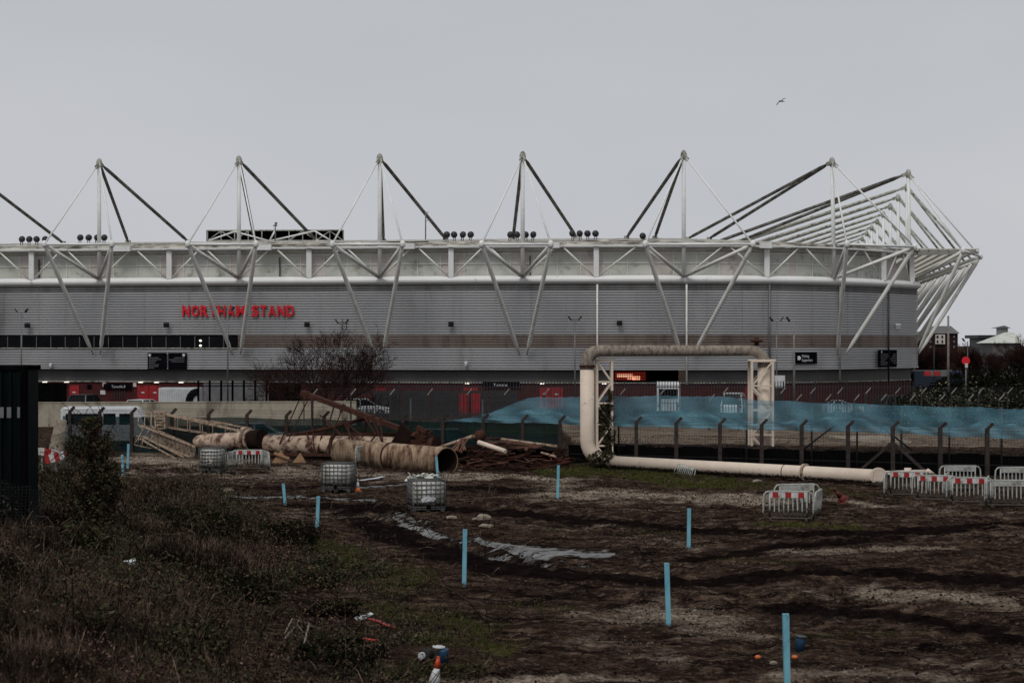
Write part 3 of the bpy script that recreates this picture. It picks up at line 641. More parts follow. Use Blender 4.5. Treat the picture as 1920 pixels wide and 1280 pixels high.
board('wall_sign', 316.5, 351, 661.5, 692, 'black wall sign with three right-aligned print lines, right of the pair under the windows', printlines(348, (20, 30, 25), 670.5, 3.7, True), (346, 665.5, 2.7))
board('wall_sign', 1644, 1679, 656, 688, 'black wall sign with two columns of faint print near the stadium corner', printlines(1647.5, (13, 15, 12, 9, 13, 12), 664, 3.9) + printlines(1676, (6, 8, 11, 9, 6), 664, 4.2, True), (1648.5, 659.5, 1.8))
t_, ang, s_ = board('wall_sign', 1489, 1530, 660, 682, 'black wall sign reading Visiting Supporters with a white arrow disc', [], (1495, 671, 4))
add_text('Visiting', .40, wp(1501, wz(1500, 670), .2), ang, M['white'], t_, 'writing', .006, width=17 * s_)
add_text('Supporters', .40, wp(1501, wz(1500, 677.5), .2), ang, M['white'], t_, 'writing', .006, width=25 * s_)
t_, ang, s_ = board('turnstile_sign', 192, 244, 719.5, 729.5, 'black sign reading Turnstile 8 above the barred turnstile gate', [])
for o in t_.children: o.location = (0, -0 + .75, 0)
w_ = add_text('Turnstile 8', .36, wp(205, wz(205, 727), -.54), ang, M['white'], t_, 'writing', .006, width=27 * s_)
t_, ang, s_ = board('turnstile_sign', 905, 975, 715.5, 725.5, 'black sign reading Turnstiles on the brick base behind the railings', [])
for o in t_.children: o.location = (0, .75, 0)
add_text('Turnstiles', .36, wp(924, wz(924, 724), -.54), ang, M['white'], t_, 'writing', .006, width=27 * s_)
# small wall fittings
for px, py, lab in ((54, 610, 'black wall floodlight left of the first leaning leg pair'), (314, 609, 'black wall floodlight below the left end of the red lettering'), (577, 608, 'black wall floodlight above the bare tree'), (846, 607, 'black wall floodlight midway between two leg pairs at the centre of the wall'), (1161, 605, 'black wall floodlight above the overhead pipe'), (1682, 611, 'pale wall floodlight close to the stadium corner')):
    c_ = wp(px, wz(px, py), .0); t_ = thing('wall_floodlight', lab, 'floodlight', c_, 'floodlights fixed to the ribbed wall')
    mm = M['white'] if px > 1600 else M['dgrey']
    MB().bar(c_, c_ + Vector((0, -.4, .05)), .08).build('bracket', M['dgrey'], t_)
    MB().box(c_ + Vector((0, -.5, -.02)), (.5, .28, .42), M=Matrix.Rotation(.4, 3, 'X')).build('lamp_housing', mm, t_)
for px, py, lab in ((97, 686, 'white security camera on the lower wall beside the dark green cabin'), (874, 683, 'white security camera low on the middle of the ribbed wall')):
    c_ = wp(px, wz(px, py), 0); t_ = thing('security_camera', lab, 'camera', c_)
    MB().bar(c_ + Vector((0, 0, .2)), c_ + Vector((0, -.35, .2)), .1).build('arm', M['white'], t_)
    MB().lathe([(.05, -.22), (.15, -.15), (.16, .1), (.1, .3)], c_ + Vector((0, -.4, 0)), 10).build('dome', M['white'], t_)
# roof floodlights
R_ = random.Random(11)
names = ['far left cluster', 'cluster around the leftmost mast', 'cluster beside the thin aerial', 'cluster behind the fourth mast', 'cluster above the tall riser pipe']
ordn = ['first', 'second', 'third', 'fourth']
flp = None
for bi, (pxs_, py) in enumerate((((40.5, 54.5, 69, 84), 448), ((150, 166, 181, 195), 445), ((838, 852, 867, 882), 439.5), ((956, 970, 986, 999), 439.5), ((1074, 1088, 1102, 1117), 437.5))):
    for i, px in enumerate(pxs_):
        c_ = P(px, py, _sm(px) + 3)
        lab = 'round roof floodlight, %s from left in the %s' % (ordn[i], names[bi])
        if flp is None:
            flp = thing('roof_floodlight', lab, 'floodlight', (0, 0, 0), 'round floodlights along the roof edge')
            MB().lathe([(.08, -.16), (.22, -.12), (.31, .05), (.33, .12), (.29, .14)], (0, 0, 0), 14, Matrix.Rotation(-PI / 2 - .15, 3, 'X')).build('lamp_housing', M['dgrey'], flp)
            MB().bar((-.1, 0, -.2), (-.1, 0, -.75), .07).bar((.1, 0, -.2), (.1, 0, -.75), .07).box((0, 0, -.75), (.7, .3, .08)).build('bracket', M['grey'], flp)
            o = flp
        else: o = copy_tree(flp)
        place(o, c_, R_.uniform(-.5, .5), lab)
o = copy_tree(flp); place(o, P(1206, 442, 160), .3, 'single round floodlight on the roof left of the tallest central mast')
# scoreboard back on the roof
sb = thing('roof_screen', 'long black back of a screen with white truss frame on the stadium roof', 'screen', P(516, 452, 182))
MB().box(P(516, 442, 184), (257 / F * 184, .4, 20 / F * 184)).build('screen_back', M['black'], sb)
tr = MB(); Yt = 183.5; xsb = np.linspace(389, 644, 11)
for i, a in enumerate(xsb):
    tr.bar(P(a, 433, Yt), P(a, 451, Yt), .1)
    if i < 10 and i in (0, 1, 2, 6, 7, 8, 9): 
        p1, p2 = (433, 451) if i % 2 else (451, 433); tr.bar(P(a, p1, Yt), P(xsb[i + 1], p2, Yt), .1)
tr.bar(P(389, 432, Yt), P(644, 431.5, Yt), .12); tr.bar(P(389, 451, Yt), P(644, 451, Yt), .12); tr.build('frame_truss', M['steel_mid'], sb)
mw = MB()
for a, b_ in (((392, 451), (440, 434)), ((440, 434), (505, 452)), ((505, 452), (590, 433)), ((590, 433), (622, 452)), ((505, 452), (517, 430))): mw.tube(P(*a, 172), P(*b_, 172), .09, n=6)
mw.build('roof_truss', M['steel'], st)
for px, y0, y1, lab, hd in ((516, 452, 417, 'weather mast with crossed vanes on the roof in front of the black screen', True), (798, 449, 399, 'thin aerial pole beside the third mast stay on the roof', False)):
    t_ = thing('roof_aerial', lab, 'aerial', P(px, y0, 165)); m_ = MB().tube(P(px, y0, 165), P(px, y1, 165), .06, n=6)
    if hd: m_.bar(P(px - 4, y1 + 6, 165), P(px + 4, y1 + 6, 165), .1).bar(P(px, y1 + 8, 165), P(px + 3, y1, 165), .14)
    else: m_.bar(P(px - 2, y1, 165), P(px + 6, y1 - 1, 165), .06).bar(P(px, y1 + 15, 165), P(px + 5, y1 + 14, 165), .06)
    m_.build('pole', M['grey'], t_)
# lit red display in the opening
rd = thing('lit_display', 'glowing red and pink lit display inside the dark opening above the railings', 'display', P(1182, 713, 161))
MB().box(P(1182, 705, 161), (2.9, .1, .85)).build('display_panel', M['redglow'], rd)
dd_ = MB()
for (x0, x1, y0, y1) in ((1157, 1186, 701, 707), (1186, 1200, 705, 712), (1176, 1190, 708, 711)): dd_.box(P((x0 + x1) / 2, (y0 + y1) / 2, 160.9), ((x1 - x0) * .05, .04, (y1 - y0) * .05))
dd_.build('bright_patch', M['pinkglow'], rd)
gg = MB()
for k in range(14): gg.bar(P(1155 + k * 4.2, 697, 160.7), P(1155 + k * 4.2, 713, 160.7), .04)
for k in range(4): gg.bar(P(1154, 698 + k * 5, 160.7), P(1211, 698 + k * 5, 160.7), .05)
gg.build('grille', M['black'], rd)
# ------------------------------------------------------------------ yard behind: wall, fences, street lamps
cw = thing('concrete_wall', 'long low weathered concrete wall in front of the turnstiles', 'wall', P(350, 798, 125))
a0, a1 = pnt(20, 0, 124), pnt(668, 0, 126.5)
MB().bar(a0 + Vector((0, 0, .86)), a1 + Vector((0, 0, .86)), .35, 1.72).build('wall_face', M['concrete'], cw)
MB().bar(a0 + Vector((0, 0, 1.75)), a1 + Vector((0, 0, 1.75)), .42, .07).build('coping', M['concrete'], cw)
co2 = thing('shipping_container', 'white ribbed container panel with a black sunburst graphic beside the red doors', 'container', pnt(335, 0, 141))
cbm = MB(); c0 = P(297, 727, 141); c1 = P(372, 727, 141); zt = c0.z
cbm.box(((c0.x + c1.x) / 2, 142, zt / 2), (c1.x - c0.x, 1.8, zt))
for k in range(22): cbm.box((c0.x + .1 + k * (c1.x - c0.x - .2) / 21, 141.06, zt / 2), (.05, .05, zt - .2))
cbm.build('container_body', M['white'], co2)
sbm = MB(); cc = P(372, 751, 140.98)
for k in range(12):
    a = math.radians(92 + k * 8.2); d_ = Vector((math.cos(a), 0, math.sin(a))); pz = cc + d_ * .45; q = cc + d_ * (1.05 if k else .95)
    n_ = Vector((-d_.z, 0, d_.x)); sbm.quad(pz - n_ * .03, pz + n_ * .03, q + n_ * .07, q - n_ * .07)
sbm.build('sunburst_graphic', M['black'], co2)

def crank_fence(name, label, pts, h, pm, wire=True, lean=(.26, -.05, .28), r=.16, mesh_h=None, wires=6):
    t_ = thing(name, label, 'fence', pts[0])
    for p in pts:
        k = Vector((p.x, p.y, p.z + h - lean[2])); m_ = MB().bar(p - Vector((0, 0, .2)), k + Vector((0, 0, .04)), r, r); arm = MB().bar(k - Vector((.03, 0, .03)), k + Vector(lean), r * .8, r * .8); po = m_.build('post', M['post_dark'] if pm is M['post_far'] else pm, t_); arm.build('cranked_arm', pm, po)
    if wire:
        m_ = MB()
        for j in range(wires):
            z = .15 + (h - lean[2] - .2) * j / (wires - 1)
            m_.path([p + Vector((0, .02, z)) for p in pts], .008, 3)
        for q in (.3, .65, 1): m_.path([p + Vector((lean[0] * q, lean[1] * q, h - lean[2] + lean[2] * q)) for p in pts], .009, 3)
        m_.build('line_wires', M['dgrey'], t_)
    if mesh_h:
        m_ = MB()
        for a, b_ in zip(pts[:-1], pts[1:]): m_.quad(a + Vector((0, .03, .05)), b_ + Vector((0, .03, .05)), b_ + Vector((0, .03, mesh_h)), a + Vector((0, .03, mesh_h)))
        m_.build('wire_mesh', M['wire'], t_)
    return t_
npx = [131, 187, 247, 322, 391, 463, 537, 608, 682, 755, 830, 906, 980, 1050, 1122, 1193, 1268, 1350, 1428, 1503, 1590, 1674, 1763, 1851, 1945]
npts = [fence_pt(px) for px in npx]
for i, p in enumerate(npts): p.z = -.1
nf = crank_fence('chain_link_fence', 'near chain link fence on dark concrete posts with cranked tops behind the pipes', npts, 2.55, M['post'], mesh_h=2.1, r=.17, wires=5)
p = fence_pt(1674)
for s in (-1, 1): MB().bar(p + Vector((fd.x * 1.7 * s, fd.y * 1.7 * s, .0)), p + Vector((0, 0, 1.5)), .12).build('post_brace', M['post'], nf)
# debris netting on the near fence
def net(name, label, rows, m, cat='netting'):
    t_ = MB(); n = len(rows); R1 = random.Random(5); K = 8
    for i in range(n):
        a, b_ = rows[i]
        for j in range(K + 1):
            u = j / K; q = a.lerp(b_, u); q.y += .12 * math.sin(i * .9 + u * 4) + R1.uniform(-.03, .03); t_.v.append(tuple(q))
    for i in range(n - 1):
        for j in range(K): t_.face((i * (K + 1) + j, i * (K + 1) + j + 1, (i + 1) * (K + 1) + j + 1, (i + 1) * (K + 1) + j), True)
    return tag(t_.build(name, m), label, cat)
rows = []
for px in range(118, 1056, 12):
    p = fence_pt(px, .15); top = (2.02 if px > 300 else 1.95) + .03 * math.sin(px * .045)
    rows.append((Vector((p.x, p.y, -.05)), Vector((p.x, p.y, top))))
net('green_netting', 'dark green debris netting hung low along the fence behind the rusty pipes', rows, M['green_net'])
rows = []
tp = [(830, 786), (870, 784), (920, 772), (960, 755), (990, 745), (1060, 742), (1150, 741), (1330, 741), (1420, 748), (1480, 751), (1560, 754), (1640, 756), (1720, 760), (1820, 762), (2000, 768)]
bt = [(830, 790), (960, 791), (1050, 793), (1110, 797), (1250, 800), (1400, 804), (1560, 808), (1700, 812), (1800, 818), (1920, 822), (2000, 826)]
frows = []
for px in range(830, 2000, 10):
    p = fence_pt(px, .9); sg = abs(math.sin((px - 770) / 118 * PI)); y0 = np.interp(px, *zip(*tp)) + sg * 2.2 + .6 * math.sin(px * .31); y1 = np.interp(px, *zip(*bt)) + sg * 1.8 + .6 * math.sin(px * .23 + 1)
    rows.append((P(px, y1, p.y), P(px, y0, p.y)))
    u = .38 + .12 * math.sin(px * .021) + .05 * math.sin(px * .11); frows.append((P(px, y1 - .5, p.y - .12), P(px, y1 + (y0 - y1) * u, p.y - .1)))
bn = net('blue_netting', 'long pale blue debris netting strung high behind the cranked posts', rows, M['blue_net'])
bf = net('folded_hem', None, frows, M['blue_net'], None); bf.parent = bn; bf.matrix_parent_inverse = Matrix.Translation(-bn.location)
# middle fence carrying the net
mpts = [fence_pt(px, 1.3) for px in (770, 905, 1050, 1160, 1270, 1400, 1522, 1607, 1690, 1780, 1878)]
mf = thing('net_fence', 'thin steel posts carrying the blue netting behind the near fence', 'fence', mpts[0])
for i, q in enumerate(mpts):
    z0 = tz(q.x, q.y) if q.x > 3.3 else 0
    MB().tube(Vector((q.x, q.y, z0 - .1)), Vector((q.x, q.y, 3.15)), .05, n=6).build('post', M['dgrey'], mf)
q = mpts[7]
for s in (-1, 1): MB().tube(q + Vector((2.6 * s, 0, 1.0)), q + Vector((0, 0, 3.0)), .05, n=6).build('post_brace', M['dgrey'], mf)
MB().path([Vector((q.x, q.y, 3.1)) for q in mpts], .015, 4).build('top_wire', M['dgrey'], mf)
# far fences with pale cranked tops
for nm, Yf, p0, p1, dp, z, h, lab in (('far_fence', 117, 588, 1300, 72, 0, 2.95, 'far fence with pale cranked posts in front of the dark railings, centre'), ('far_fence', 112, 1330, 2000, 54, .35, 2.35, 'front far fence with pale cranked posts above the blue netting, right'), ('far_fence', 121, 1358, 2000, 53, .2, 2.7, 'rear far fence with pale cranked posts in front of the evergreen bush')):
    pts = []; px = p0; R1 = random.Random(Yf)
    while px < p1: pts.append(pnt(px + R1.uniform(-3, 3), z, Yf + (px - 960) * .001)); px += dp
    crank_fence(nm, lab, pts, h, M['post_far'], lean=(.34, -.1, .42), r=.10, wires=4)
# palisade railings
def palisade(name, label, px0, px1, Y0, Y1, h, pitch, m, wd_=.06, z=0):
    a, b_ = pnt(px0, z, Y0), pnt(px1, z, Y1); d_ = b_ - a; n = int(d_.length / pitch); t_ = thing(name, label, 'fence', a); m_ = MB()
    for i in range(n + 1):
        q = a + d_ * (i / n); m_.box(q + Vector((0, -.05, h / 2)), (wd_, .03, h))
    m_.build('pales', m, t_)
    m_ = MB()
    for zz in (.4, h - .45): m_.bar(a + Vector((0, 0, zz)), b_ + Vector((0, 0, zz)), .05, .07)
    for i in range(0, n + 1, 11): q = a + d_ * (i / n); m_.box(q + Vector((0, .05, h / 2)), (.1, .1, h))
    m_.build('rails', m, t_); return t_
palisade('palisade_fence', 'long dark steel palisade fence along the stadium base', 566, 1712, 137, 139, 3.0, .235, M['dgrey'], .06)
palisade('palisade_fence', 'tall black square-bar railings beside the white container', 372, 500, 134, 135, 3.15, .84, M['black'], .17)
palisade('palisade_fence', 'short inner palisade fence behind the scrap heap', 640, 1000, 129, 130, 1.1, .2, M['dgrey'], .07)
hd = thing('hoarding', 'plain dark grey hoarding panels behind the railings', 'hoarding', pnt(830, 0, 143))
for k in range(5): MB().box(pnt(725 + k * 55, 1.05, 143), (2.3, .08, 2.1)).build('panel', M['dgrey'], hd)
gt = tag(MB().box(pnt(870, .95, 142.5), (.75, .08, 1.9)).box(pnt(892, .95, 142.5), (.75, .08, 1.9)).build('red_gate', M['red']), 'dark red double gate leaf between grey hoarding panels', 'gate')
# retaining wall
rw0, rw1 = fence_pt(1068, 1.6), fence_pt(2010, 1.6)
rw = thing('retaining_wall', 'black sleeper retaining wall holding up the gravel yard behind the near fence', 'wall', rw0)
m_ = MB(); n = 24; R1 = random.Random(8)
for i in range(n):
    a = rw0.lerp(rw1, i / n); b_ = rw0.lerp(rw1, (i + .985) / n); hh = 1.03 + R1.uniform(-.05, .06); m_.bar(a + Vector((0, 0, hh / 2 - .1)), b_ + Vector((0, 0, hh / 2 - .1)), .28, hh)
m_.build('wall_face', M['black'], rw)
slab = tag(MB().box(Vector((pnt(1635, 0, 92).x, 93, tz(pnt(1635, 0, 92).x, 93) + .1)), (3.1, 5, .16), .12).build('concrete_slab', M['stone']), 'pale flat concrete slab behind the braced posts of the blue netting', 'slab')

def street_lamp(px, ytop, ybase, Y, label, heads=2, m='grey', r=.055):
    base, top = P(px, ybase, Y), P(px, ytop, Y); t_ = thing('street_lamp', label, 'street lamp', base, None)
    MB().tube(base, top, r * 1.4, r, 8).build('pole', M[m], t_)
    hs_ = {2: (-1, 1), 1: (-1,), 0: ()}[heads]
    if heads == 2: MB().bar(top - Vector((.4, 0, 0)), top + Vector((.4, 0, 0)), .06).build('crossarm', M[m], t_)
    for s in hs_:
        q = top + Vector((.45 * s, -.05, .12)); MB().bar(top + Vector((.33 * s, 0, 0)), q + Vector((.12 * s, 0, .22)), .28, .09).build('lamp_head', M['dgrey'], t_)
    return t_
street_lamp(40, 586, 762, 150, 'thin double-headed street lamp in front of the windows at the far left')
street_lamp(427, 582, 762, 146, 'thin double-headed street lamp overlapping the red lettering')
street_lamp(641, 606, 775, 146, 'thin double-headed street lamp rising out of the bare tree')
street_lamp(1078, 600, 780, 146, 'thin double-headed street lamp just left of the cream riser pipe')
street_lamp(1456, 602, 775, 146, 'thin double-headed street lamp right of the pipe gantry')
street_lamp(1489, 603, 760, 130, 'pale thick lamp pole in front of the Visiting Supporters sign', 1, 'post_far', .065)
street_lamp(1778, 592, 735, 150, 'tall bare pale pole above the evergreen bush', 0, 'post_far', .085)
street_lamp(1814, 640, 720, 190, 'distant street lamp beside the red round sign', 1)
street_lamp(1751, 648, 715, 200, 'distant thin lamp in front of the red brick flats', 0)

# ------------------------------------------------------------------ vehicles
def car(name, label, loc, rz, paintm, L_=4.3, W=1.75, H=1.45, van=False, cat='car'):
    t_ = thing(name, label, cat, (0, 0, 0)); hl = L_ / 2
    if van: low = [(-hl, .35), (hl - .1, .35), (hl, .6), (hl, 1.0), (hl - .35, 1.15), (hl - .9, H - .12), (hl - 1.15, H), (-hl + .12, H), (-hl, H - .15)]
    else: low = [(-hl, .32), (hl - .05, .32), (hl, .55), (hl - .1, .78), (hl - 1.05, .93), (-hl + .12, .95), (-hl, .8)]
    bm = bmesh.new(); vs = []
    for y in (-W / 2, -W / 2 + .07, W / 2 - .07, W / 2):
        ins = .05 if abs(y) == W / 2 else 0; vs.append([bm.verts.new((x * (1 - ins * .6), y, .35 + (z - .35) * (1 - ins))) for x, z in low])
    n = len(low)
    for a, b_ in zip(vs[:-1], vs[1:]):
        for i in range(n): bm.faces.new((a[i], a[(i + 1) % n], b_[(i + 1) % n], b_[i]))
    bm.faces.new(list(reversed(vs[0]))); bm.faces.new(vs[-1])
    bmesh.ops.recalc_face_normals(bm, faces=bm.faces); me_ = bpy.data.meshes.new('body'); bm.to_mesh(me_); bm.free(); me_.materials.append(paintm)
    o = bpy.data.objects.new('body', me_); COL.objects.link(o); o.parent = t_
    if not van:
        g = MB(); b_ = len(g.v); bot = [(hl - 1.1, .93), (-hl + .25, .95)]; tp_ = [(hl - 1.85, H - .05), (-hl + .75, H - .05)]
        for (x, z), yw in ((bot[0], W / 2 - .08), (bot[1], W / 2 - .08), (tp_[0], W / 2 - .28), (tp_[1], W / 2 - .28)): g.v += [(x, -yw, z), (x, yw, z)]
        for f in ((0, 4, 6, 2), (1, 3, 7, 5), (0, 1, 5, 4), (2, 6, 7, 3), (4, 5, 7, 6)): g.face(tuple(b_ + i for i in f))
        g.build('windows', M['glass'], t_)
        rfm = MB().box(((tp_[0][0] + tp_[1][0]) / 2, 0, H - .02), (tp_[0][0] - tp_[1][0] + .08, W - .52, .06))
        pl = rfm
        for s in (-1, 1):
            for (bx_, bz), (tx_, tz_) in ((bot[0], tp_[0]), (bot[1], tp_[1]), ((-.35, .94), (-.4, H - .05))): pl.bar((bx_, s * (W / 2 - .07), bz), (tx_, s * (W / 2 - .27), tz_), .07)
        pl.build('roof_frame', paintm, t_)
    else:
        g = MB()
        for s in (-1, 1):
            for (x0, x1) in ((hl - 1.9, hl - 1.1),) + (((-hl + .3, -.3), (-.15, hl - 2.1)) if van == 'bus' else ()): g.quad((x0, s * (W / 2 + .004), H * .56), (x1, s * (W / 2 + .004), H * .56), (x1, s * (W / 2 + .004), H * .84), (x0, s * (W / 2 + .004), H * .84))
        MB().quad((-hl - .004, W / 2 - .2, H * .5), (-hl - .004, -W / 2 + .2, H * .5), (-hl - .004, -W / 2 + .2, H * .8), (-hl - .004, W / 2 - .2, H * .8)).build('rear_window', M['glass'], t_)
        g.quad((hl - .36, -W / 2 + .15, 1.2), (hl - .36, W / 2 - .15, 1.2), (hl - .87, W / 2 - .2, H - .2), (hl - .87, -W / 2 + .2, H - .2)); g.build('windows', M['glass'], t_)
    for sx in (-1, 1):
        for sy in (-1, 1):
            wh = MB().lathe([(.2, -.1), (.31, -.1), (.33, -.07), (.33, .07), (.31, .1), (.2, .1)], (sx * (hl - .82), sy * (W / 2 - .06), .33), 16, Matrix.Rotation(PI / 2, 3, 'X')).build('wheel', M['rubber'], t_)
            MB().lathe([(.05, -.11), (.19, -.105), (.19, .105), (.05, .11)], (sx * (hl - .82), sy * (W / 2 - .055), .33), 12, Matrix.Rotation(PI / 2, 3, 'X')).build('rim', M['grey'], wh)
    for s in (-1, 1):
        MB().box((hl - .06, s * (W / 2 - .3), .68), (.12, .34, .14)).build('headlight', M['white'], t_); MB().box((-hl + .04, s * (W / 2 - .2), .8), (.1, .22, .2)).build('tail_light', M['red'], t_)
    place(t_, loc, rz); return t_
car('minibus', 'white-roofed minibus parked behind the fence at the left', pnt(205, 0, 101), .05, M['white'], 5.3, 2.0, 2.3, 'bus', 'minibus')
car('parked_car', 'dark estate car roof showing over the concrete wall by the single red door', pnt(163, 0, 141), 1.35, M['car_dark'], 4.6, 1.9, 1.85)
car('parked_car', 'white car roof showing over the concrete wall below the double red doors', pnt(271, 0, 139), 1.25, M['car_white'], 4.3, 1.9, 1.5)
car('parked_car', 'white hatchback seen through the green netting above the flanged pipe', pnt(490, 0, 98), .12, M['car_silver'], 4.1, 1.75, 1.48)
car('parked_car', 'dark car seen through the green netting behind the scrap heap', pnt(850, 0, 92.5), .05, M['car_dark'], 4.2, 1.75, 1.4)
car('parked_car', 'white car with dark wheels behind the railings right of the bare tree', pnt(682, 0, 141), .2, M['car_white'], 4.2, 1.75, 1.5)
car('parked_van', 'tall white van behind the palisade under the overhead pipe', pnt(1252, 0, 147), 1.5, M['white'], 5.4, 2.0, 2.75, True, 'van')
car('parked_car', 'white car behind the palisade left of the right-hand pipe support', pnt(1378, 0, 144), 1.3, M['car_white'], 4.3, 1.9, 1.9)
car('parked_car', 'low pale car behind the railings right of the pale lamp pole', pnt(1582, 0, 143), .1, M['car_silver'], 3.2, 1.75, 1.3)
car('parked_car', 'black car with glinting front beside the evergreen bush', pnt(1680, 0, 143), .5, M['car_dark'], 4.2, 1.8, 1.7)
car('parked_car', 'blue car parked far beyond the stadium corner', pnt(1775, 0, 190), .1, M['car_blue'], 4.6, 1.8, 1.5)
car('parked_van', 'long blue van parked far beyond the stadium corner', pnt(1760, .3, 215), .05, M['car_blue'], 7.0, 2.2, 2.4, True, 'van')
nb = tag(MB().box(P(1462, 715, 139.5), (.85, .05, 1.0)).build('notice_board', M['white']), 'blank white notice board on the railings beside the right-hand pipe support', 'notice')

# ------------------------------------------------------------------ trees, bushes
def branch(m1, m2, p, d, L_, r, depth, R1, spread=.5, up=.08, kids=3):
    pts = [p]; q = p.copy(); dd = d.copy(); n = 4
    for i in range(n):
        dd = (dd + Vector((R1.uniform(-1, 1), R1.uniform(-1, 1), R1.uniform(-1, 1))) * .16 + Vector((0, 0, up))).normalized(); q = q + dd * (L_ / n); pts.append(q.copy())
    r = max(r, .0105); rs = [r * (1 - .4 * i / n) for i in range(n + 1)]
    (m1 if depth >= 3 else m2).path(pts, rs, 6 if depth >= 3 else 3, cap=False)
    if depth == 0: return
    for k in range(kids + (1 if depth == 1 else 0)):
        i = R1.choice((1, 2, 3, 4, 4)); ax = Vector((R1.uniform(-1, 1), R1.uniform(-1, 1), R1.uniform(-.6, 1))).normalized()
        nd = (dd * .8 + ax * spread * 1.5).normalized(); branch(m1, m2, pts[i], nd, L_ * R1.uniform(.6, .82), rs[i] * .66, depth - 1, R1, spread, up, kids)
def bare_tree(label, base, h, r, seed, spread=.55, depth=5, kids=3, stems=1, up=.08, group=None, lean=.5):
    R1 = random.Random(seed); t_ = thing('bare_tree', label, 'tree', base, group); m1, m2 = MB(), MB()
    if stems == 1: 
        tp_ = base + Vector((0, 0, h * .22)); m1.path([base - Vector((0, 0, .2)), base + Vector((.03, 0, h * .1)), tp_], [r * 1.3, r, r * .9], 8); ps = tp_
    else: ps = base
    for k in range(max(stems, 4)):
        a = 2 * PI * k / max(stems, 4) + R1.uniform(-.4, .4); d_ = Vector((math.cos(a) * lean * 1.3, math.sin(a) * lean * .8, 1)).normalized(); branch(m1, m2, ps, d_, h * .32, r * .7, depth, R1, spread, up, kids)
    m1.build('trunk', M['bark'], t_); m2.build('crown', M['twig'], t_); return t_
bare_tree('spreading leafless tree in front of the brown cladding band', pnt(612, 0, 132), 10.2, .24, 22, .5, 6, 3, 8, .015, lean=1.5)
def leaf_cloud(m_, centers, n, size, R1, flat=.6):
    for i in range(n):
        cx, cy, cz, rx, ry, rz_ = R1.choice(centers)
        u = R1.gauss(0, 1), R1.gauss(0, 1), R1.gauss(0, 1); l = math.sqrt(sum(k * k for k in u)) + 1e-6; rr = R1.uniform(.25, 1.0) ** .5
        p = Vector((cx + u[0] / l * rx * rr, cy + u[1] / l * ry * rr, cz + u[2] / l * rz_ * rr)); s = size * R1.uniform(.5, 1.4)
        a = Vector((R1.uniform(-1, 1), R1.uniform(-1, 1), R1.uniform(-.7, .7))).normalized(); b_ = a.cross(Vector((R1.uniform(-1, 1), R1.uniform(-1, 1), R1.uniform(-1, 1)))).normalized()
        m_.quad(p - a * s, p + b_ * s * .45, p + a * s, p - b_ * s * .45)
def lump(R1, base, W, D, H, n):
    o = []
    for i in range(n):
        u = R1.uniform(-1, 1); v = R1.uniform(-1, 1); k = math.sqrt(max(0, 1 - u * u * .8)); hh = H * k * R1.uniform(.35, 1)
        o.append((base.x + u * W / 2, base.y + v * D / 2, base.z + hh * .55, W * .11, D * .16, H * .2 * R1.uniform(.7, 1.3)))
        o.append((base.x + u * W / 2, base.y + v * D / 2, base.z + hh * .2, W * .1, D * .15, H * .22))
    return o
def bush(name, label, base, W, D, H, n, size, seed, m, cat='bush', lumps=34, mix=None, mixn=0, group=None):
    R1 = random.Random(seed); t_ = thing(name, label, cat, base, group); cs = lump(R1, base, W, D, H, lumps)
    mm = MB(); leaf_cloud(mm, cs, n, size, R1); mm.build('foliage', m, t_)
    if mix: mm = MB(); leaf_cloud(mm, [(c[0], c[1] - .2, c[2], c[3] * 1.1, c[4] * 1.1, c[5] * 1.15) for c in cs], mixn, size, R1); mm.build('pale_leaves', mix, t_)
    st_ = MB()
    for i in range(14): c = R1.choice(cs); st_.path([Vector((base.x + R1.uniform(-.2, .2) * W, base.y, base.z - .1)), Vector((c[0], c[1], c[2]))], [.05, .02], 4)
    st_.build('stems', M['bark'], t_); return t_
bush('evergreen_bush', 'large speckled evergreen bush with pale glossy leaves right of the stadium', pnt(1806, 0, 126), 8.6, 4, 4.7, 15000, .10, 31, M['hedge'], mix=M['leaf_pale'], mixn=3800)
bush('evergreen_bush', 'smaller speckled evergreen bush at the right photo edge', pnt(1925, 0, 128), 6, 4, 5.2, 8000, .12, 33, M['hedge'], mix=M['leaf_pale'], mixn=450)
bush('evergreen_bush', 'low dark bush at the foot of the stadium corner', pnt(1705, 0, 133), 3.5, 3, 3.0, 4500, .11, 34, M['hedge'], mix=M['leaf_pale'], mixn=500)
for i, (px, Y, W_, H_, lab) in enumerate(((1850, 175, 11, 5.2, 'dark hedge mass behind the red round sign'), (1925, 165, 7, 6.4, 'dark hedge mass at the right edge below the white-roofed house'), (1770, 235, 12, 4.0, 'dark hedge below the red brick flats'))):
    bush('hedge', lab, pnt(px, 0, Y), W_, 5, H_, 15000, .15, 40 + i, M['hedge'], 'hedge')
for i, (px, Y, h, lab) in enumerate(((1815, 225, 5.6, 'dense leafless tree between the brick flats and the white-roofed house'), (1910, 200, 6.3, 'leafless tree at the right edge rising over the house roofs'), (1760, 245, 5.0, 'leafless tree in front of the brick flats'), (1868, 230, 4.4, 'leafless tree in front of the white-roofed house'), (1727, 240, 4.6, 'small leafless tree just right of the stadium wall'), (1835, 240, 4.9, 'leafless tree left of the dark-roofed house'))):
    bare_tree(lab, pnt(px, 0, Y), h, .26, 60 + i, .55, 5, 4, group='leafless trees behind the stadium', lean=.6)
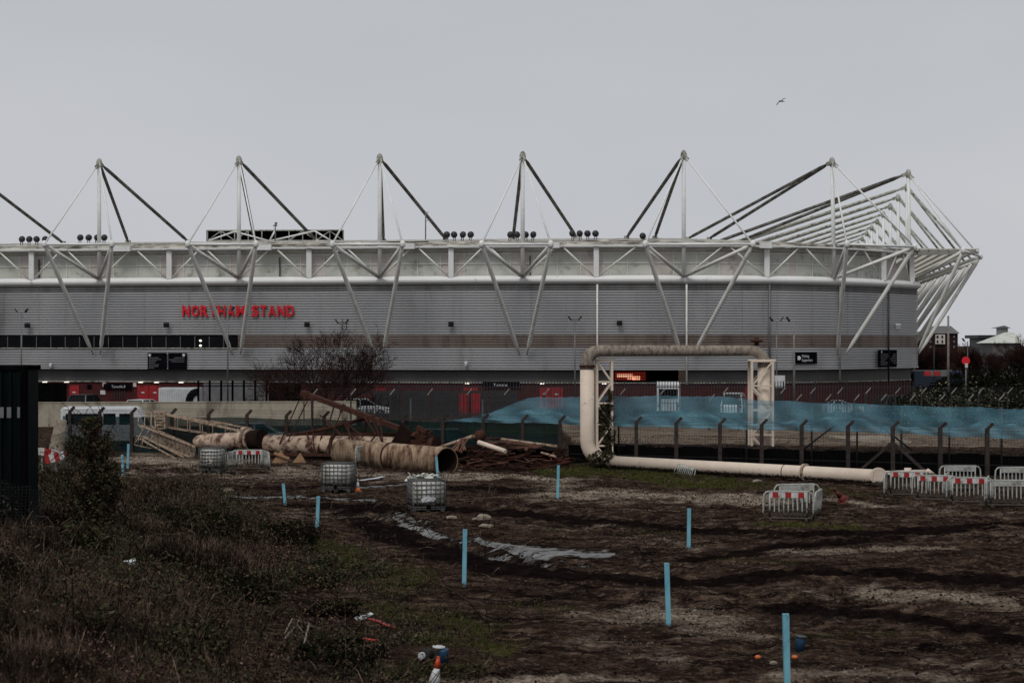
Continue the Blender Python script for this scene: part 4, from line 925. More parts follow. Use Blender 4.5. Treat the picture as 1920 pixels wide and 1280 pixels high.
# distant buildings
fb = thing('brick_flats', 'distant red brick block of flats with hipped roof and cream bay', 'building', pnt(1765, 0, 330))
def bxp(x0, x1, y0, y1, Y, D): # box from photo extents at distance
    a, b_ = P(x0, y0, Y), P(x1, y1, Y); return (((a.x + b_.x) / 2, Y + D / 2, (a.z + b_.z) / 2), (b_.x - a.x, D, a.z - b_.z))
MB().box(*bxp(1738, 1796, 624, 730, 330, 9)).build('wall', M['flats'], fb)
rf = MB(); a = P(1734, 625, 329.5); b_ = P(1800, 625, 329.5); c_ = P(1750, 611, 334); d_ = P(1783, 611, 334); e_ = b_ + Vector((0, 10, 0)); f_ = a + Vector((0, 10, 0))
rf.quad(a, b_, d_, c_); rf.quad(b_, e_, d_); rf.quad(f_, a, c_); rf.quad(e_, f_, c_, d_); rf.quad(a, f_, e_, b_); rf.build('roof', M['clad_low'], fb)
MB().box(*bxp(1754, 1772, 627, 645, 329.6, .5)).build('cream_bay', M['panel_b'], fb)
for x_ in (1745, 1758, 1767, 1779, 1789):
    for y_ in (631, 640, 650): MB().box(*bxp(x_ - 1.6, x_ + 1.6, y_ - 2, y_ + 2, 329.4, .1)).build('window', M['glass'] if x_ in (1758, 1767) else M['grey'], fb)
hs2 = thing('white_roofed_house', 'distant pale house with white hipped roof behind leafless trees', 'house', pnt(1880, 0, 300))
MB().box(*bxp(1862, 1915, 642, 720, 300, 8)).build('wall', M['clad_low'], hs2)
rf = MB(); a = P(1856, 643, 299.5); b_ = P(1925, 643, 299.5); c_ = P(1884, 623, 304); d_ = P(1900, 623, 304); e_ = b_ + Vector((0, 9, 0)); f_ = a + Vector((0, 9, 0))
rf.quad(a, b_, d_, c_); rf.quad(b_, e_, d_); rf.quad(f_, a, c_); rf.quad(e_, f_, c_, d_); rf.quad(a, f_, e_, b_); rf.build('roof', M['panel_a'], hs2)
hs3 = thing('dark_roofed_house', 'distant house with dark flat eaves and a small roof lantern', 'house', pnt(1880, 0, 340))
MB().box(*bxp(1838, 1900, 634, 720, 340, 8)).build('wall', M['clad_low'], hs3)
MB().box(*bxp(1834, 1888, 628, 634, 339, 10)).build('flat_roof', M['dgrey'], hs3)
MB().box(*bxp(1876, 1890, 614, 628, 341, 3)).build('lantern', M['panel_a'], hs3)
rf = MB(); a = P(1870, 615, 340); b_ = P(1896, 615, 340); c_ = P(1883, 610, 342.5)
rf.quad(a, b_, c_); rf.quad(b_, b_ + Vector((0, 5, 0)), c_); rf.quad(a + Vector((0, 5, 0)), a, c_); rf.quad(b_ + Vector((0, 5, 0)), a + Vector((0, 5, 0)), c_); rf.build('lantern_roof', M['dgrey'], hs3)
ts = tag(thing('round_sign', 'round red sign on a pole rising above the evergreen bush', 'sign', pnt(1811, 0, 140)))
MB().tube(pnt(1811, 0, 140), P(1811, 676, 140), .05, n=6).build('pole', M['grey'], ts)
MB().lathe([(.34, -.02), (.34, .02)], P(1811, 676, 139.9), 20, Matrix.Rotation(PI / 2, 3, 'X')).build('sign_face', M['red_letter'], ts)
MB().box(P(1812, 685, 139.85), (.22, .03, .35)).build('lower_plate', M['white'], ts)
rb_ = thing('roadworks_board', 'low red and white board beyond the stadium corner, above the bush', 'sign', pnt(1755, 0, 160))
MB().box(P(1757, 700, 160), (2.2, .06, .5)).build('panel', M['grey'], rb_); 
for x_ in (1739, 1757): MB().box(P(x_, 700, 159.9), (.65, .04, .44)).build('red_panel', M['redband'], rb_)

# ------------------------------------------------------------------ cream pipeline and gantry
pg = thing('pipeline', 'cream pipe running along the ground into a tall pipe gantry with lagged crossover', 'pipe', on_ground(1100, 872))
def arc(c, a, b_, n=7):                        # points from c+a to c+b (quarter ellipse)
    return [c + a * math.cos(t) + b_ * math.sin(t) for t in np.linspace(0, PI / 2, n)]
ge = P(1643, 893, 72.6); gs = P(1150, 866, 82.3); up0 = P(1101, 825, 83.2); dirp = (ge - gs).normalized()
R = .345
el = arc(Vector((up0.x + 1.0, up0.y, up0.z)), Vector((-1.0, 0, 0)), Vector((.0, 0, -1.05)), 8)
MB().path([P(1101, 690, 83.2), up0] + el[1:] + [gs], [R] * (len(el) + 2), 20).build('riser_pipe', M['cream'], pg)
MB().path([gs, ge], [.30, .30], 22).build('ground_pipe', M['cream'], pg)
t0 = P(1101, 672, 83.2); zt = P(1101, 657.5, 83.2).z; rt = .285
xr, yr = P(1432, 657, 85.0).x, 85.0
left = arc(Vector((t0.x + .62, t0.y, t0.z - .2)), Vector((-.62, 0, 0)), Vector((0, 0, zt - t0.z + .2)), 7)
right = [Vector((xr - .62, yr, zt)) + Vector((.62 * math.sin(t), 0, -.55 * (1 - math.cos(t)))) for t in np.linspace(0, PI / 2, 7)]
MB().path([P(1101, 692, 83.2)] + left + right + [Vector((xr, yr, zt - .85))], [R + .02] + [.31] * 5 + [.29, .285] + [.27] * 5 + [.31] * 3, 20).build('lagged_crossover', M['lagged'], pg)
MB().path([Vector((xr, yr, zt - .8)), Vector((xr, yr, .2))], [.31, .31], 18).build('far_riser_pipe', M['cream'], pg)
vv = MB().lathe([(.1, 0), (.12, .15), (.3, .2), (.3, .26), (.1, .3), (.08, .45)], Vector((xr - .35, yr, zt + .25)), 12); vv.build('valve', M['rust'], pg)
def flange(p, d, r, th, m, parent, bolts=0, name='flange'):
    q = d.to_track_quat('Z', 'Y').to_matrix(); f = MB().lathe([(r, -th / 2), (r, th / 2)], p, 24, q)
    for k in range(bolts):
        a = 2 * PI * k / bolts; f.lathe([(.028, -th / 2 - .025), (.028, th / 2 + .025)], p + q @ Vector((math.cos(a) * r * .86, math.sin(a) * r * .86, 0)), 6, q)
    return f.build(name, m, parent)
flange(P(1101, 686, 83.2), Vector((0, 0, 1)), .40, .08, M['rust'], pg, 12)
kk = gs.lerp(ge, .755); flange(kk, dirp, .40, .07, M['cream_truss'], pg, 14); flange(kk - dirp * .09, dirp, .385, .04, M['cream'], pg)
flange(gs.lerp(ge, .68), dirp, .306, .04, M['rust'], pg)
ez = Vector((dirp.x * .55 + .15, -.85, 0)).normalized(); 
flange(ge + dirp * .1, Vector((.2, -.98, 0)).normalized(), .385, .09, M['cream'], pg, 16, 'end_plate')
def xframe(x0, x1, y0, y1, z0, z1, yc, parent, nz=3, m='cream', name='lattice_support', r=.075):
    m_ = MB()
    for yy in (y0, y1):
        for x_ in (x0, x1): m_.bar((x_, yy, z0), (x_, yy, z1), r * 1.6)
        for k in range(nz):
            za, zb = z0 + (z1 - z0) * k / nz, z0 + (z1 - z0) * (k + 1) / nz; m_.bar((x0, yy, zb), (x1, yy, zb), r)
            if k % 2: m_.bar((x0, yy, za), (x1, yy, zb), r)
            else: m_.bar((x1, yy, za), (x0, yy, zb), r)
    m_.bar(((x0 + x1) / 2, y0, z1 + .05), ((x0 + x1) / 2, y1, z1 + .05), x1 - x0 + .35, .08); return m_.build(name, M[m], parent)
xa, xb = P(1119, 700, 83.6).x, P(1147, 700, 83.6).x; xframe(xa, xb, 83.4, 84.2, 0, P(0, 676, 83.6).z, 0, pg, 5)
xa, xb = P(1407, 700, 85).x, P(1446, 700, 85).x; xframe(xa, xb, 84.5, 85.5, .3, P(0, 677, 85).z, 0, pg, 4)
sp = thing('branch_pipe', 'short cream pipe lying behind the striped barriers, right of the round end plate', 'pipe', P(1660, 900, 74.5))
MB().path([P(1652, 889, 74.8), P(1735, 886, 76.5)], [.15, .15], 14).build('pipe_run', M['cream'], sp); MB().path([P(1702, 886, 75.9), P(1702, 877, 75.9)], .16, 12).build('stub', M['cream'], sp); MB().tube(P(1738, 882, 76.3), P(1752, 893, 76.0), .12, n=12).build('bend', M['cream'], sp)
# ivy on the left support
iv = thing('ivy', 'dark ivy climbing the left lattice support of the pipe gantry', 'climbing plant', P(1140, 860, 83.3)); R1 = random.Random(5); mm = MB()
leaf_cloud(mm, [tuple(P(px, py, 83.5)) + (rx, .3, rz_) for px, py, rx, rz_ in ((1146, 742, .12, .35), (1143, 760, .2, .4), (1132, 768, .25, .4), (1140, 785, .38, .4), (1134, 805, .42, .45), (1140, 830, .3, .4), (1128, 790, .25, .5), (1146, 815, .22, .6))], 3200, .075, R1); mm.build('foliage', M['leaf_dark'], iv)
mm = MB(); mm.path([P(1148, 862, 83.3), P(1140, 800, 83.4), P(1148, 745, 83.4), P(1143, 712, 83.4)], [.06, .05, .03, .02], 6); mm.build('stems', M['bark'], iv)
iv2 = thing('ivy', 'small ivy clump over the elbow at the foot of the pipe riser', 'climbing plant', P(1125, 872, 82)); mm = MB()
leaf_cloud(mm, [tuple(P(px, py, 82.2)) + (.35, .35, .25) for px, py in ((1112, 860), (1122, 853), (1132, 860), (1120, 868), (1140, 852))], 1300, .06, R1); mm.build('foliage', M['leaf_dark'], iv2)

# ------------------------------------------------------------------ rusty pipes, trusses
pa = thing('rusty_pipe', 'short cream pipe with big bolted flange and rust stains at the left', 'pipe', P(430, 850, 91))
A0, A1, A2 = P(377, 828, 91.8), P(458, 825, 90.6), P(492, 824, 90.0)
MB().path([A0 - (A1 - A0).normalized() * .45, A0 - (A1 - A0).normalized() * .36, A0 - (A1 - A0).normalized() * .18, A0, A1], [.12, .26, .36, .40, .44], 24).build('pipe_shell', M['rustcream'], pa)
dA = (A2 - A1).normalized(); flange(A1 + dA * .05, dA, .68, .22, M['rustcream'], pa, 20); flange(A1 + dA * .42, dA, .60, .14, M['rustcream'], pa, 20)
flange(A0.lerp(A1, .35), dA, .46, .05, M['rustcream'], pa)
MB().path([A1 + dA * .46, A2], [.52, .56], 22).build('black_socket', M['inside'], pa)
pb = thing('rusty_pipe', 'long cream and rust pipe lying behind the wrapped brown pipe', 'pipe', P(600, 855, 93))
B0, B1 = P(500, 833, 90.3), P(812, 838, 87.0)
MB().path([B0, B1], [.52, .50], 26).build('pipe_shell', M['rustcream'], pb); flange(B0.lerp(B1, .42), (B1 - B0).normalized(), .62, .16, M['rust'], pb, 16); flange(B1, (B1 - B0).normalized(), .58, .3, M['rust'], pb)
pc = thing('rusty_pipe', 'large open-ended brown pipe with wrapped coating in front of the truss', 'pipe', P(720, 880, 83))
C0, C1 = P(640, 847, 86.3), P(838, 865, 79.6); dC = (C1 - C0).normalized()
MB().pipe_shell(C0, C1, .66, .035, 48).build('pipe_shell', M['rustpipe'], pc)
MB().pipe_shell(C0 + dC * .1, C1 - dC * .03, .622, .01, 32).build('lining', M['inside'], pc)
f = MB().pipe_shell(C0.lerp(C1, .5) - dC * .05, C0.lerp(C1, .5) + dC * .05, .70, .05, 40).build('joint_band', M['rust'], pc)
for u, r_ in ((.04, .675), (.27, .672), (.75, .672), (.985, .672)): MB().pipe_shell(C0.lerp(C1, u) - dC * .04, C0.lerp(C1, u) + dC * .04, r_, .03, 40).build('seam_band', M['rustpipe'], pc)
MB().path([C0 - dC * .02, C0 + dC * .05], [.63, .63], 30).build('closed_end', M['rustpipe'], pc)

def lattice(m_, p0, p1, hv, dv, n, r, diag=True):
    hv, dv = Vector(hv), Vector(dv)
    for o in (Vector(), hv, dv, hv + dv): m_.bar(p0 + o, p1 + o, r * 1.5)
    for i in range(n + 1):
        q = p0.lerp(p1, i / n); m_.bar(q, q + hv, r); m_.bar(q + dv, q + dv + hv, r); m_.bar(q, q + dv, r); m_.bar(q + hv, q + hv + dv, r)
        if diag and i < n:
            q2 = p0.lerp(p1, (i + 1) / n); m_.bar(q + hv, q2 + hv + dv, r * .8)
            if i % 2: m_.bar(q, q2 + hv, r * .8)
gw = thing('gangway_truss', 'collapsed cream lattice gangway with handrails leaning on the flanged pipe', 'truss', P(300, 860, 92))
m_ = MB(); lattice(m_, P(305, 800, 93), P(470, 826, 91.8), (0, 0, .68), (0, .7, 0), 7, .045, False); m_.bar(P(300, 774, 92.6), P(462, 810, 91.3), .1, .12); m_.bar(P(288, 770, 93.4), P(312, 775, 93.2), .07); m_.build('upper_span', M['cream_truss'], gw)
m_ = MB(); lattice(m_, P(292, 803, 92.4), P(290, 773, 92.4), (.5, 0, 0), (0, .6, 0), 5, .05, True); m_.build('end_frame', M['cream_truss'], gw)
m_ = MB(); m_.bar(P(263, 797, 91.8), P(366, 838, 90.8), .08); m_.bar(P(280, 800, 92.6), P(364, 836, 91.8), .08); m_.bar(P(283, 826, 91.8), P(364, 860, 90.8), .08)
m_.bar(P(268, 818, 91.4), P(345, 857, 90.4), .07); m_.bar(P(262, 822, 91.2), P(330, 860, 90.2), .07)
for k in range(11):
    u = k / 10; m_.bar(P(263, 797, 91.8).lerp(P(366, 838, 90.8), u), P(280, 800, 92.6).lerp(P(364, 836, 91.8), u), .05)
m_.build('lower_span', M['cream_truss'], gw)
m_ = MB()
for k in range(34):
    u = k / 33; q = P(284, 808, 91.8).lerp(P(366, 840, 90.8), u); q2 = P(284, 826, 91.8).lerp(P(364, 860, 90.8), u); m_.bar(q, q2, .035)
m_.build('balusters', M['cream_truss'], gw)
m_ = MB()
for x_, dx in ((258, 10), (270, 10), (282, 8)):
    m_.path([P(x_ + 2, 772, 93), P(x_ + 1, 796, 92.6), P(x_ + dx, 804, 92.4), P(x_ + 4, 816, 92), P(x_ - 6, 833, 91.6)], .028, 5)
m_.path([P(252, 834, 91.6), P(256, 817, 91.6), P(275, 820, 91.4), P(300, 838, 91.2), P(282, 840, 91.4), P(252, 834, 91.6)], .03, 5)
for x_ in (260, 268, 277): m_.path([P(x_, 818, 91.5), P(x_ - 1, 836, 91.5)], .025, 5)
m_.path([P(259, 770, 93), P(284, 776, 93)], .03, 5); m_.build('handrail', M['cream_truss'], gw)

bt_ = thing('rusty_truss', 'fallen dark rust lattice boom propped over the pipes', 'truss', P(640, 855, 90))
MB().bar(P(566, 736, 89.8), P(750, 803, 87.3), .34, .24).build('boom', M['rust'], bt_)
for u in (.0, .4, .72, .8): q = P(572, 740, 89.7).lerp(P(745, 801, 87.4), u); MB().bar(q, q + Vector((.12, 0, -.05)), .5, .44).build('boom_flange', M['rust'], bt_)
MB().path([P(538, 817, 89.7), P(610, 804, 89.2), P(690, 783, 88.6)], .09, 8).build('prop', M['rust'], bt_)
MB().bar(P(500, 851, 89.2), P(632, 853, 87.8), .16, .14).build('lower_chord', M['rust'], bt_)
MB().bar(P(560, 814, 90.2), P(760, 814, 87.9), .3, .16).build('rear_chord', M['rust'], bt_)
m_ = MB()
for a, b_ in (((560, 752), (524, 832)), ((576, 752), (540, 826)), ((584, 744), (584, 800)), ((570, 750), (570, 790)), ((585, 800), (590, 850)), ((574, 808), (588, 850)), ((640, 770), (610, 850)), ((626, 762), (618, 790)), ((605, 810), (594, 850)), ((600, 778), (640, 815)),
              ((645, 792), (662, 824)), ((652, 794), (655, 822)), ((648, 792), (680, 818)), ((700, 790), (718, 832)), ((705, 815), (694, 830)), ((713, 794), (718, 830)), ((683, 782), (705, 815)), ((648, 785), (628, 800))):
    m_.bar(P(*a, 89.4 - (a[0] - 560) * .012), P(*b_, 89.0 - (b_[0] - 560) * .012), .06)
m_.build('web_bars', M['rust'], bt_)
q = MB().prism([(-.9, -1.0), (.75, -1.0), (.7, .45), (.2, .95), (-.1, .3)], -.35, .35, c=P(746, 826, 87.0)).build('pivot_block', M['inside'], bt_)
m_ = MB(); R1 = random.Random(14)
for k in range(16): m_.bar(P(R1.uniform(770, 812), R1.uniform(800, 840), 86.9), P(R1.uniform(770, 812), R1.uniform(805, 842), 86.6), R1.uniform(.08, .3))
m_.build('winch_remains', M['rust'], bt_)

sh = thing('scrap_heap', 'heap of tangled rusty bars and cream tubes beside the open pipe end', 'scrap heap', P(950, 885, 82))
for i, (a, b_, r_, m) in enumerate((((818, 841, 85), (888, 817, 84), .085, 'cream_truss'), ((897, 829, 83), (948, 846, 82), .12, 'cream'), ((940, 823, 86), (1045, 837, 84.5), .075, 'cream_truss'), ((1000, 844, 84), (1042, 856, 83), .06, 'cream_truss'), ((905, 822, 86), (945, 821, 86), .05, 'rust'))):
    MB().tube(P(*a), P(*b_), r_, n=10).build('tube', M[m], sh)
m_ = MB(); m2_ = MB(); m3_ = MB()
for k in range(8): m2_.bar(P(870 + R1.uniform(-6, 8), 822, 84), P(845 + k * 4, 846 + R1.uniform(-3, 3), 83), .07)
for a, b_ in (((905, 828), (975, 828)), ((930, 836), (965, 828)), ((945, 846), (1018, 834)), ((940, 838), (1010, 838)), ((905, 838), (940, 826)), ((960, 830), (1015, 836)), ((985, 845), (1040, 850)), ((1003, 848), (1050, 862)), ((920, 832), (990, 842))): m2_.bar(P(*a, 84.5), P(*b_, 83.6), R1.uniform(.06, .13))
for k in range(420):
    px = R1.uniform(848, 1052); top = np.interp(px, [848, 890, 960, 1052], [846, 828, 836, 854]); py = R1.uniform(top, 879); Y = 85 - (py - top) * .09 + R1.uniform(-.4, .4)
    a = R1.uniform(-.9, .9); L_ = R1.uniform(.3, 1.3); d_ = Vector((math.cos(a), R1.uniform(-.4, .4), math.sin(a) * .5 - .1)); q = P(px, py, Y); (m2_ if k % 13 == 0 else (m_, m3_)[k % 2]).bar(q, q + d_ * L_, R1.uniform(.025, .08), R1.uniform(.02, .07))
m_.build('tangled_bars', M['rust'], sh); m3_.build('blackened_bars', M['inside'], sh); m2_.build('loose_struts', M['rust_light'], sh)
m_ = MB(); 
for k in range(14): px = 858 + k * 13.5; m_.prism([(-.5, 0), (.5, 0), (.45, .7 + R1.uniform(-.15, .25)), (-.4, .8 + R1.uniform(-.2, .2))], -.8, .8, c=Vector((pnt(px, 0, 84.2).x, 84.4, .0)))
m_.build('dark_wreckage', M['inside'], sh)
MB().lathe([(.1, -.3), (.28, -.2), (.3, .1), (.12, .34)], P(899, 818, 84.6), 8, Matrix.Rotation(.7, 3, 'Y')).build('rusty_hub', M['rust'], sh)
m_ = MB()
for k in range(26): q = P(1040 + R1.uniform(-10, 14), 866 + R1.uniform(-4, 10), 83.2); m_.bar(q, q + Vector((R1.uniform(-.5, .5), 0, R1.uniform(-.2, .35))), .05, .04)
m_.build('red_bars', M['oldcone'], sh)

# ------------------------------------------------------------------ IBC containers
def ibc():
    t_ = thing('liquid_container', 'x', 'ibc tank', (0, 0, 0))
    bm = bmesh.new(); bmesh.ops.create_cube(bm, size=1); bmesh.ops.scale(bm, vec=(1.12, .94, .94), verts=bm.verts); bmesh.ops.translate(bm, vec=(0, 0, .65), verts=bm.verts)
    bmesh.ops.bevel(bm, geom=list(bm.edges), offset=.07, segments=3, affect='EDGES'); me_ = bpy.data.meshes.new('tank'); bm.to_mesh(me_); bm.free()
    for p_ in me_.polygons: p_.use_smooth = True
    me_.materials.append(M['ibc']); o = bpy.data.objects.new('tank', me_); COL.objects.link(o); o.parent = t_
    m_ = MB(); X, Y = .60, .50; r = .0165
    for z in (.2, .36, .52, .68, .84, 1.0, 1.13): m_.path([(-X, -Y, z), (X, -Y, z), (X, Y, z), (-X, Y, z), (-X, -Y, z)], r * (1.5 if z in (.2, 1.13) else 1), 5)
    for i in range(8):
        x_ = -X + 2 * X * i / 7
        for y_ in (-Y, Y): m_.tube((x_, y_, .15), (x_, y_, 1.13), r, n=5)
    for i in range(1, 6):
        y_ = -Y + 2 * Y * i / 6
        for x_ in (-X, X): m_.tube((x_, y_, .15), (x_, y_, 1.13), r, n=5)
    for y_ in (-.18, .18): m_.tube((-X, y_, 1.145), (X, y_, 1.145), r, n=5)
    m_.build('cage', M['cage'], t_)
    m_ = MB().box((0, 0, .13), (1.2, 1.0, .04))
    for x_ in (-.52, 0, .52):
        for y_ in (-.42, 0, .42): m_.box((x_, y_, .06), (.13, .13, .11))
    m_.build('pallet', M['cage'], t_)
    MB().lathe([(.11, 1.11), (.11, 1.16), (.09, 1.17)], (0, 0, 0), 16).build('lid', M['dgrey'], t_)
    MB().box((0, -.52, .2), (.14, .1, .12)).build('valve', M['black'], t_)
    lb = MB().box((.06, -.485, .78), (.22, .012, .2)); 
    return t_, lb
I0, lb = ibc()
lbo = lb.build('label', M['white'], I0); sg = MB().prism([(-.25, .38), (.2, .42), (.28, .52), (-.05, .6), (-.28, .5)], -.515, -.505).build('torn_sheet', M['white'], I0)
g_ = on_ground(798, 960); i1 = I0
i2 = copy_tree(I0); i3 = copy_tree(I0)
place(i1, g_ + Vector((0, .5, -.02)), .22, 'caged plastic tank with torn white sheet, nearest of the three, before the open pipe'); 
g_ = on_ground(633, 921); place(i2, g_ + Vector((0, .5, -.02)), -.16, 'caged plastic tank standing beside the orange and white cone')
g_ = on_ground(395, 886); place(i3, g_ + Vector((0, .5, -.02)), -.12, 'caged plastic tank with round pink label, smallest, left of the striped barrier')
for o in (i2, i3):
    for ch in list(o.children):
        if ch.name.startswith('torn_sheet') or (o is i3 and ch.name.startswith('label')): bpy.data.objects.remove(ch)
i3.scale = (.84, 1, 1)
MB().lathe([(.1, -.006), (.1, .006)], Vector((.05, -.5, .55)) + i3.location, 16, Matrix.Rotation(PI / 2, 3, 'X')).build('round_label', M['panel_b'], i3)
for o in (i1, i2, i3): o['group'] = 'caged plastic tanks on the mud'

# ------------------------------------------------------------------ pedestrian barriers
def barrier():
    t_ = thing('pedestrian_barrier', 'x', 'barrier', (0, 0, 0), 'plastic pedestrian barriers')
    pts = [(-.62, 0, .98), (-.74, 0, .95), (-.82, 0, .85), (-.84, 0, .6), (-.84, 0, .25), (-.80, 0, .12), (-.68, 0, .07), (.68, 0, .07), (.80, 0, .12), (.84, 0, .25), (.84, 0, .6), (.82, 0, .85), (.74, 0, .95), (.62, 0, .98), (-.62, 0, .98)]
    MB().path(pts, .032, 8).tube((-.62, 0, .98), (-.62, 0, .08), .03).tube((.62, 0, .98), (.62, 0, .08), .03).bar((-.62, 0, .2), (.62, 0, .2), .03, .06).build('frame', M['barrier'], t_)
    m_ = MB()
    for i in range(7): x_ = -.62 + 1.24 * (i + 1) / 8; m_.box((x_, 0, .48), (.045, .03, .56))
    m_.build('bars', M['barrier'], t_)
    bd = MB().box((0, -.012, .86), (1.2, .045, .19)).build('board', M['whiteband'], t_)
    for i in (-1, 0, 1): MB().box((i * .43, -.037, .86), (.2, .006, .18)).build('red_stripe', M['redband'], bd)
    for s in (-1, 1): MB().prism([(-.05, 0), (.05, 0), (.04, .07), (-.04, .07)], -.28, .28, c=(s * .6, 0, 0)).build('foot', M['barrier'], t_)
    return t_
B0_ = barrier(); first = True
def put_barrier(px, py, rz, lab, tilt=0, red=True, base=None, sc=1, ry=0):
    global first
    o = B0_ if first else copy_tree(B0_); was = first; first = False
    g_ = base or on_ground(px, py); place(o, g_ + Vector((0, 0, -.02)), rz, lab, tilt, ry, sc)
    return o
b_list = []
b_list.append(put_barrier(1478, 974, -.16, 'red and white striped barrier at the front of the small group in the mud'))
b_list.append(put_barrier(1494, 958, .14, 'plain barrier at the back of the small group in the mud'))
b_list.append(put_barrier(1530, 971, 1.25, 'barrier seen edge-on closing the right of the small group', .1))
b_list.append(put_barrier(1700, 929, -.30, 'barrier with faded red stripes beside the round pipe end plate'))
b_list.append(put_barrier(1752, 938, -.35, 'bright striped barrier second along the right-hand row'))
b_list.append(put_barrier(1818, 943, -.22, 'bright striped barrier in the middle of the right-hand row'))
b_list.append(put_barrier(1890, 949, -.10, 'plain white-boarded barrier at the right end of the row'))
b_list.append(put_barrier(1800, 917, -.05, 'plain barrier standing behind the middle striped barrier'))
b_list.append(put_barrier(1905, 920, -.05, 'plain barrier standing behind the end of the right-hand row'))
b_list.append(put_barrier(1660, 932, 1.3, 'barrier seen edge-on at the left end of the right-hand row'))
b_list.append(put_barrier(1775, 934, 1.2, 'barrier seen edge-on between the two bright striped barriers'))
b_list.append(put_barrier(1852, 943, 1.25, 'barrier seen edge-on before the plain barrier of the row'))
b_list.append(put_barrier(467, 880, 0.0, 'striped barrier between the small caged tank and the flanged pipe', sc=.97))
b_list.append(put_barrier(438, 880, 1.2, 'barrier seen edge-on at the left of the far striped one', sc=.9))
b_list.append(put_barrier(497, 880, -1.15, 'barrier seen edge-on at the right of the far striped one', sc=.9))
b_list.append(put_barrier(679, 873, 1.27, 'narrow edge-on barrier standing against the brown wrapped pipe'))
b_list.append(put_barrier(1281, 892, -.25, 'small barrier panel leaning on the cream ground pipe', -.5, sc=.55, ry=.25))
plain = {1, 2, 6, 7, 8, 9, 10, 11, 13, 14, 15, 16}
for i in plain:
    for ch in list(b_list[i].children):
        if ch.name.startswith('board'):
            for g2 in list(ch.children): bpy.data.objects.remove(g2)
            ch.data = ch.data.copy(); ch.data.materials[0] = M['barrier']

# ------------------------------------------------------------------ blue posts
PL = [(232, 895, 229, 852, 'leaning blue stake nearest the dark bush'), (239, 879, 241, 832, 'blue stake standing behind the leaning one by the dark bush'), (536, 946, 531, 906, 'short tilted blue stake in front of the pale puddle'), (594, 991, 597, 930, 'blue stake at the near edge of the puddle, right of the short tilted one'),
      (822, 897, 818, 856, 'blue stake standing in front of the dark open pipe end'), (1045, 936, 1047, 872, 'blue stake at the right end of the scrap heap'), (870, 1096, 872, 992, 'blue stake beside the muddy wheel puddle'), (1291, 1028, 1292, 953, 'blue stake on open mud below the leaning barrier panel'),
      (1254, 1173, 1250, 1055, 'tall blue stake in the gravel below the centre right'), (1477, 1305, 1473, 1150, 'nearest and largest blue stake beside the small blue bin')]
for bx_, by_, tx_, ty_, lab in PL:
    g_ = on_ground(bx_, by_); top = P(tx_, ty_, g_.y); t_ = MB().bar(g_ - Vector((0, 0, .2)), top, .105, .105).build('blue_stake', M['bluepost']); tag(t_, lab, 'stake', 'blue wooden stakes in the mud')

# ------------------------------------------------------------------ cones, bins, rubbish
def cone(name, label, loc, h, m1, m2, tilt=(0, 0)):
    t_ = thing(name, label, 'traffic cone', (0, 0, 0)); r0 = h * .2
    MB().lathe([(r0, .03), (r0 * .95, .06), (r0 * .72, h * .32)], n=18).build('cone_body', M[m1], t_); MB().lathe([(r0 * .72, h * .32), (r0 * .36, h * .74)], n=18).build('reflective_sleeve', M[m2], t_); MB().lathe([(r0 * .36, h * .74), (r0 * .15, h), (r0 * .08, h)], n=18).build('cone_tip', M[m1 if m2 != 'white_top' else m2], t_)
    MB().box((0, 0, .02), (h * .5, h * .5, .04)).build('base', M[m1], t_); place(t_, loc, .4, None, tilt[0], tilt[1]); return t_
c1_ = cone('traffic_cone', 'small orange cone with white top beside the middle caged tank', on_ground(671, 921), .52, 'orange', 'whiteband')
for ch in c1_.children:
    if ch.name.startswith('cone_tip'): ch.data.materials[0] = M['whiteband']
cone('traffic_cone', 'bright orange-red cone with white sleeve at the bottom edge of the photo', on_ground(808, 1302) + Vector((0, 0, -.12)), .78, 'conered', 'whiteband', (0, .18))
cone('traffic_cone', 'dirty dark red cone tipped over beside the small barrier group', on_ground(1581, 948) + Vector((0, 0, .22)), .75, 'oldcone', 'oldcone', (.2, -.85))
def bin_(label, px, py, h, r, lid, tilt):
    t_ = thing('blue_bin', label, 'bin', (0, 0, 0)); MB().lathe([(r * .85, 0), (r, h * .85), (r * 1.05, h)], n=16).build('tub', M['bluebin'], t_)
    if lid: MB().lathe([(r * 1.2, 0), (r * 1.2, .03)], (-.08, 0, h + .03), 16, Matrix.Rotation(.1, 3, 'Y')).build('lid', M['white'], t_)
    else: MB().lathe([(r * 1.12, -.02), (r * 1.12, .02)], (0, 0, h), 16).build('rim', M['dgrey'], t_)
    place(t_, on_ground(px, py), 0, None, 0, tilt)
bin_('blue bin with a white lid behind the bottom-edge cone', 832, 1242, .26, .1, True, -.05)
bin_('blue bin with dark rim beside the nearest blue stake', 1499, 1219, .27, .1, False, .1)
for px, py, lab in ((1421, 1234, 'orange plastic cap in the mud left of the nearest blue stake'), (1490, 1234, 'orange plastic cap touching the nearest blue stake')):
    tag(MB().lathe([(.055, 0), (.06, .04), (.045, .06), (.02, .065)], on_ground(px, py), 12).build('plastic_cap', M['orange']), lab, 'cap')
dr = thing('discarded_drum', 'black drum with white face lying in the grass by the blue bin', 'drum', on_ground(792, 1240)); g_ = dr.location
MB().tube(g_ + Vector((.02, .0, .12)), g_ + Vector((.14, .18, .12)), .10, n=16).build('drum_body', M['rubber'], dr); MB().tube(g_ + Vector((-.03, -.06, .12)), g_ + Vector((.015, -.005, .12)), .07, n=12).build('white_face', M['white'], dr)
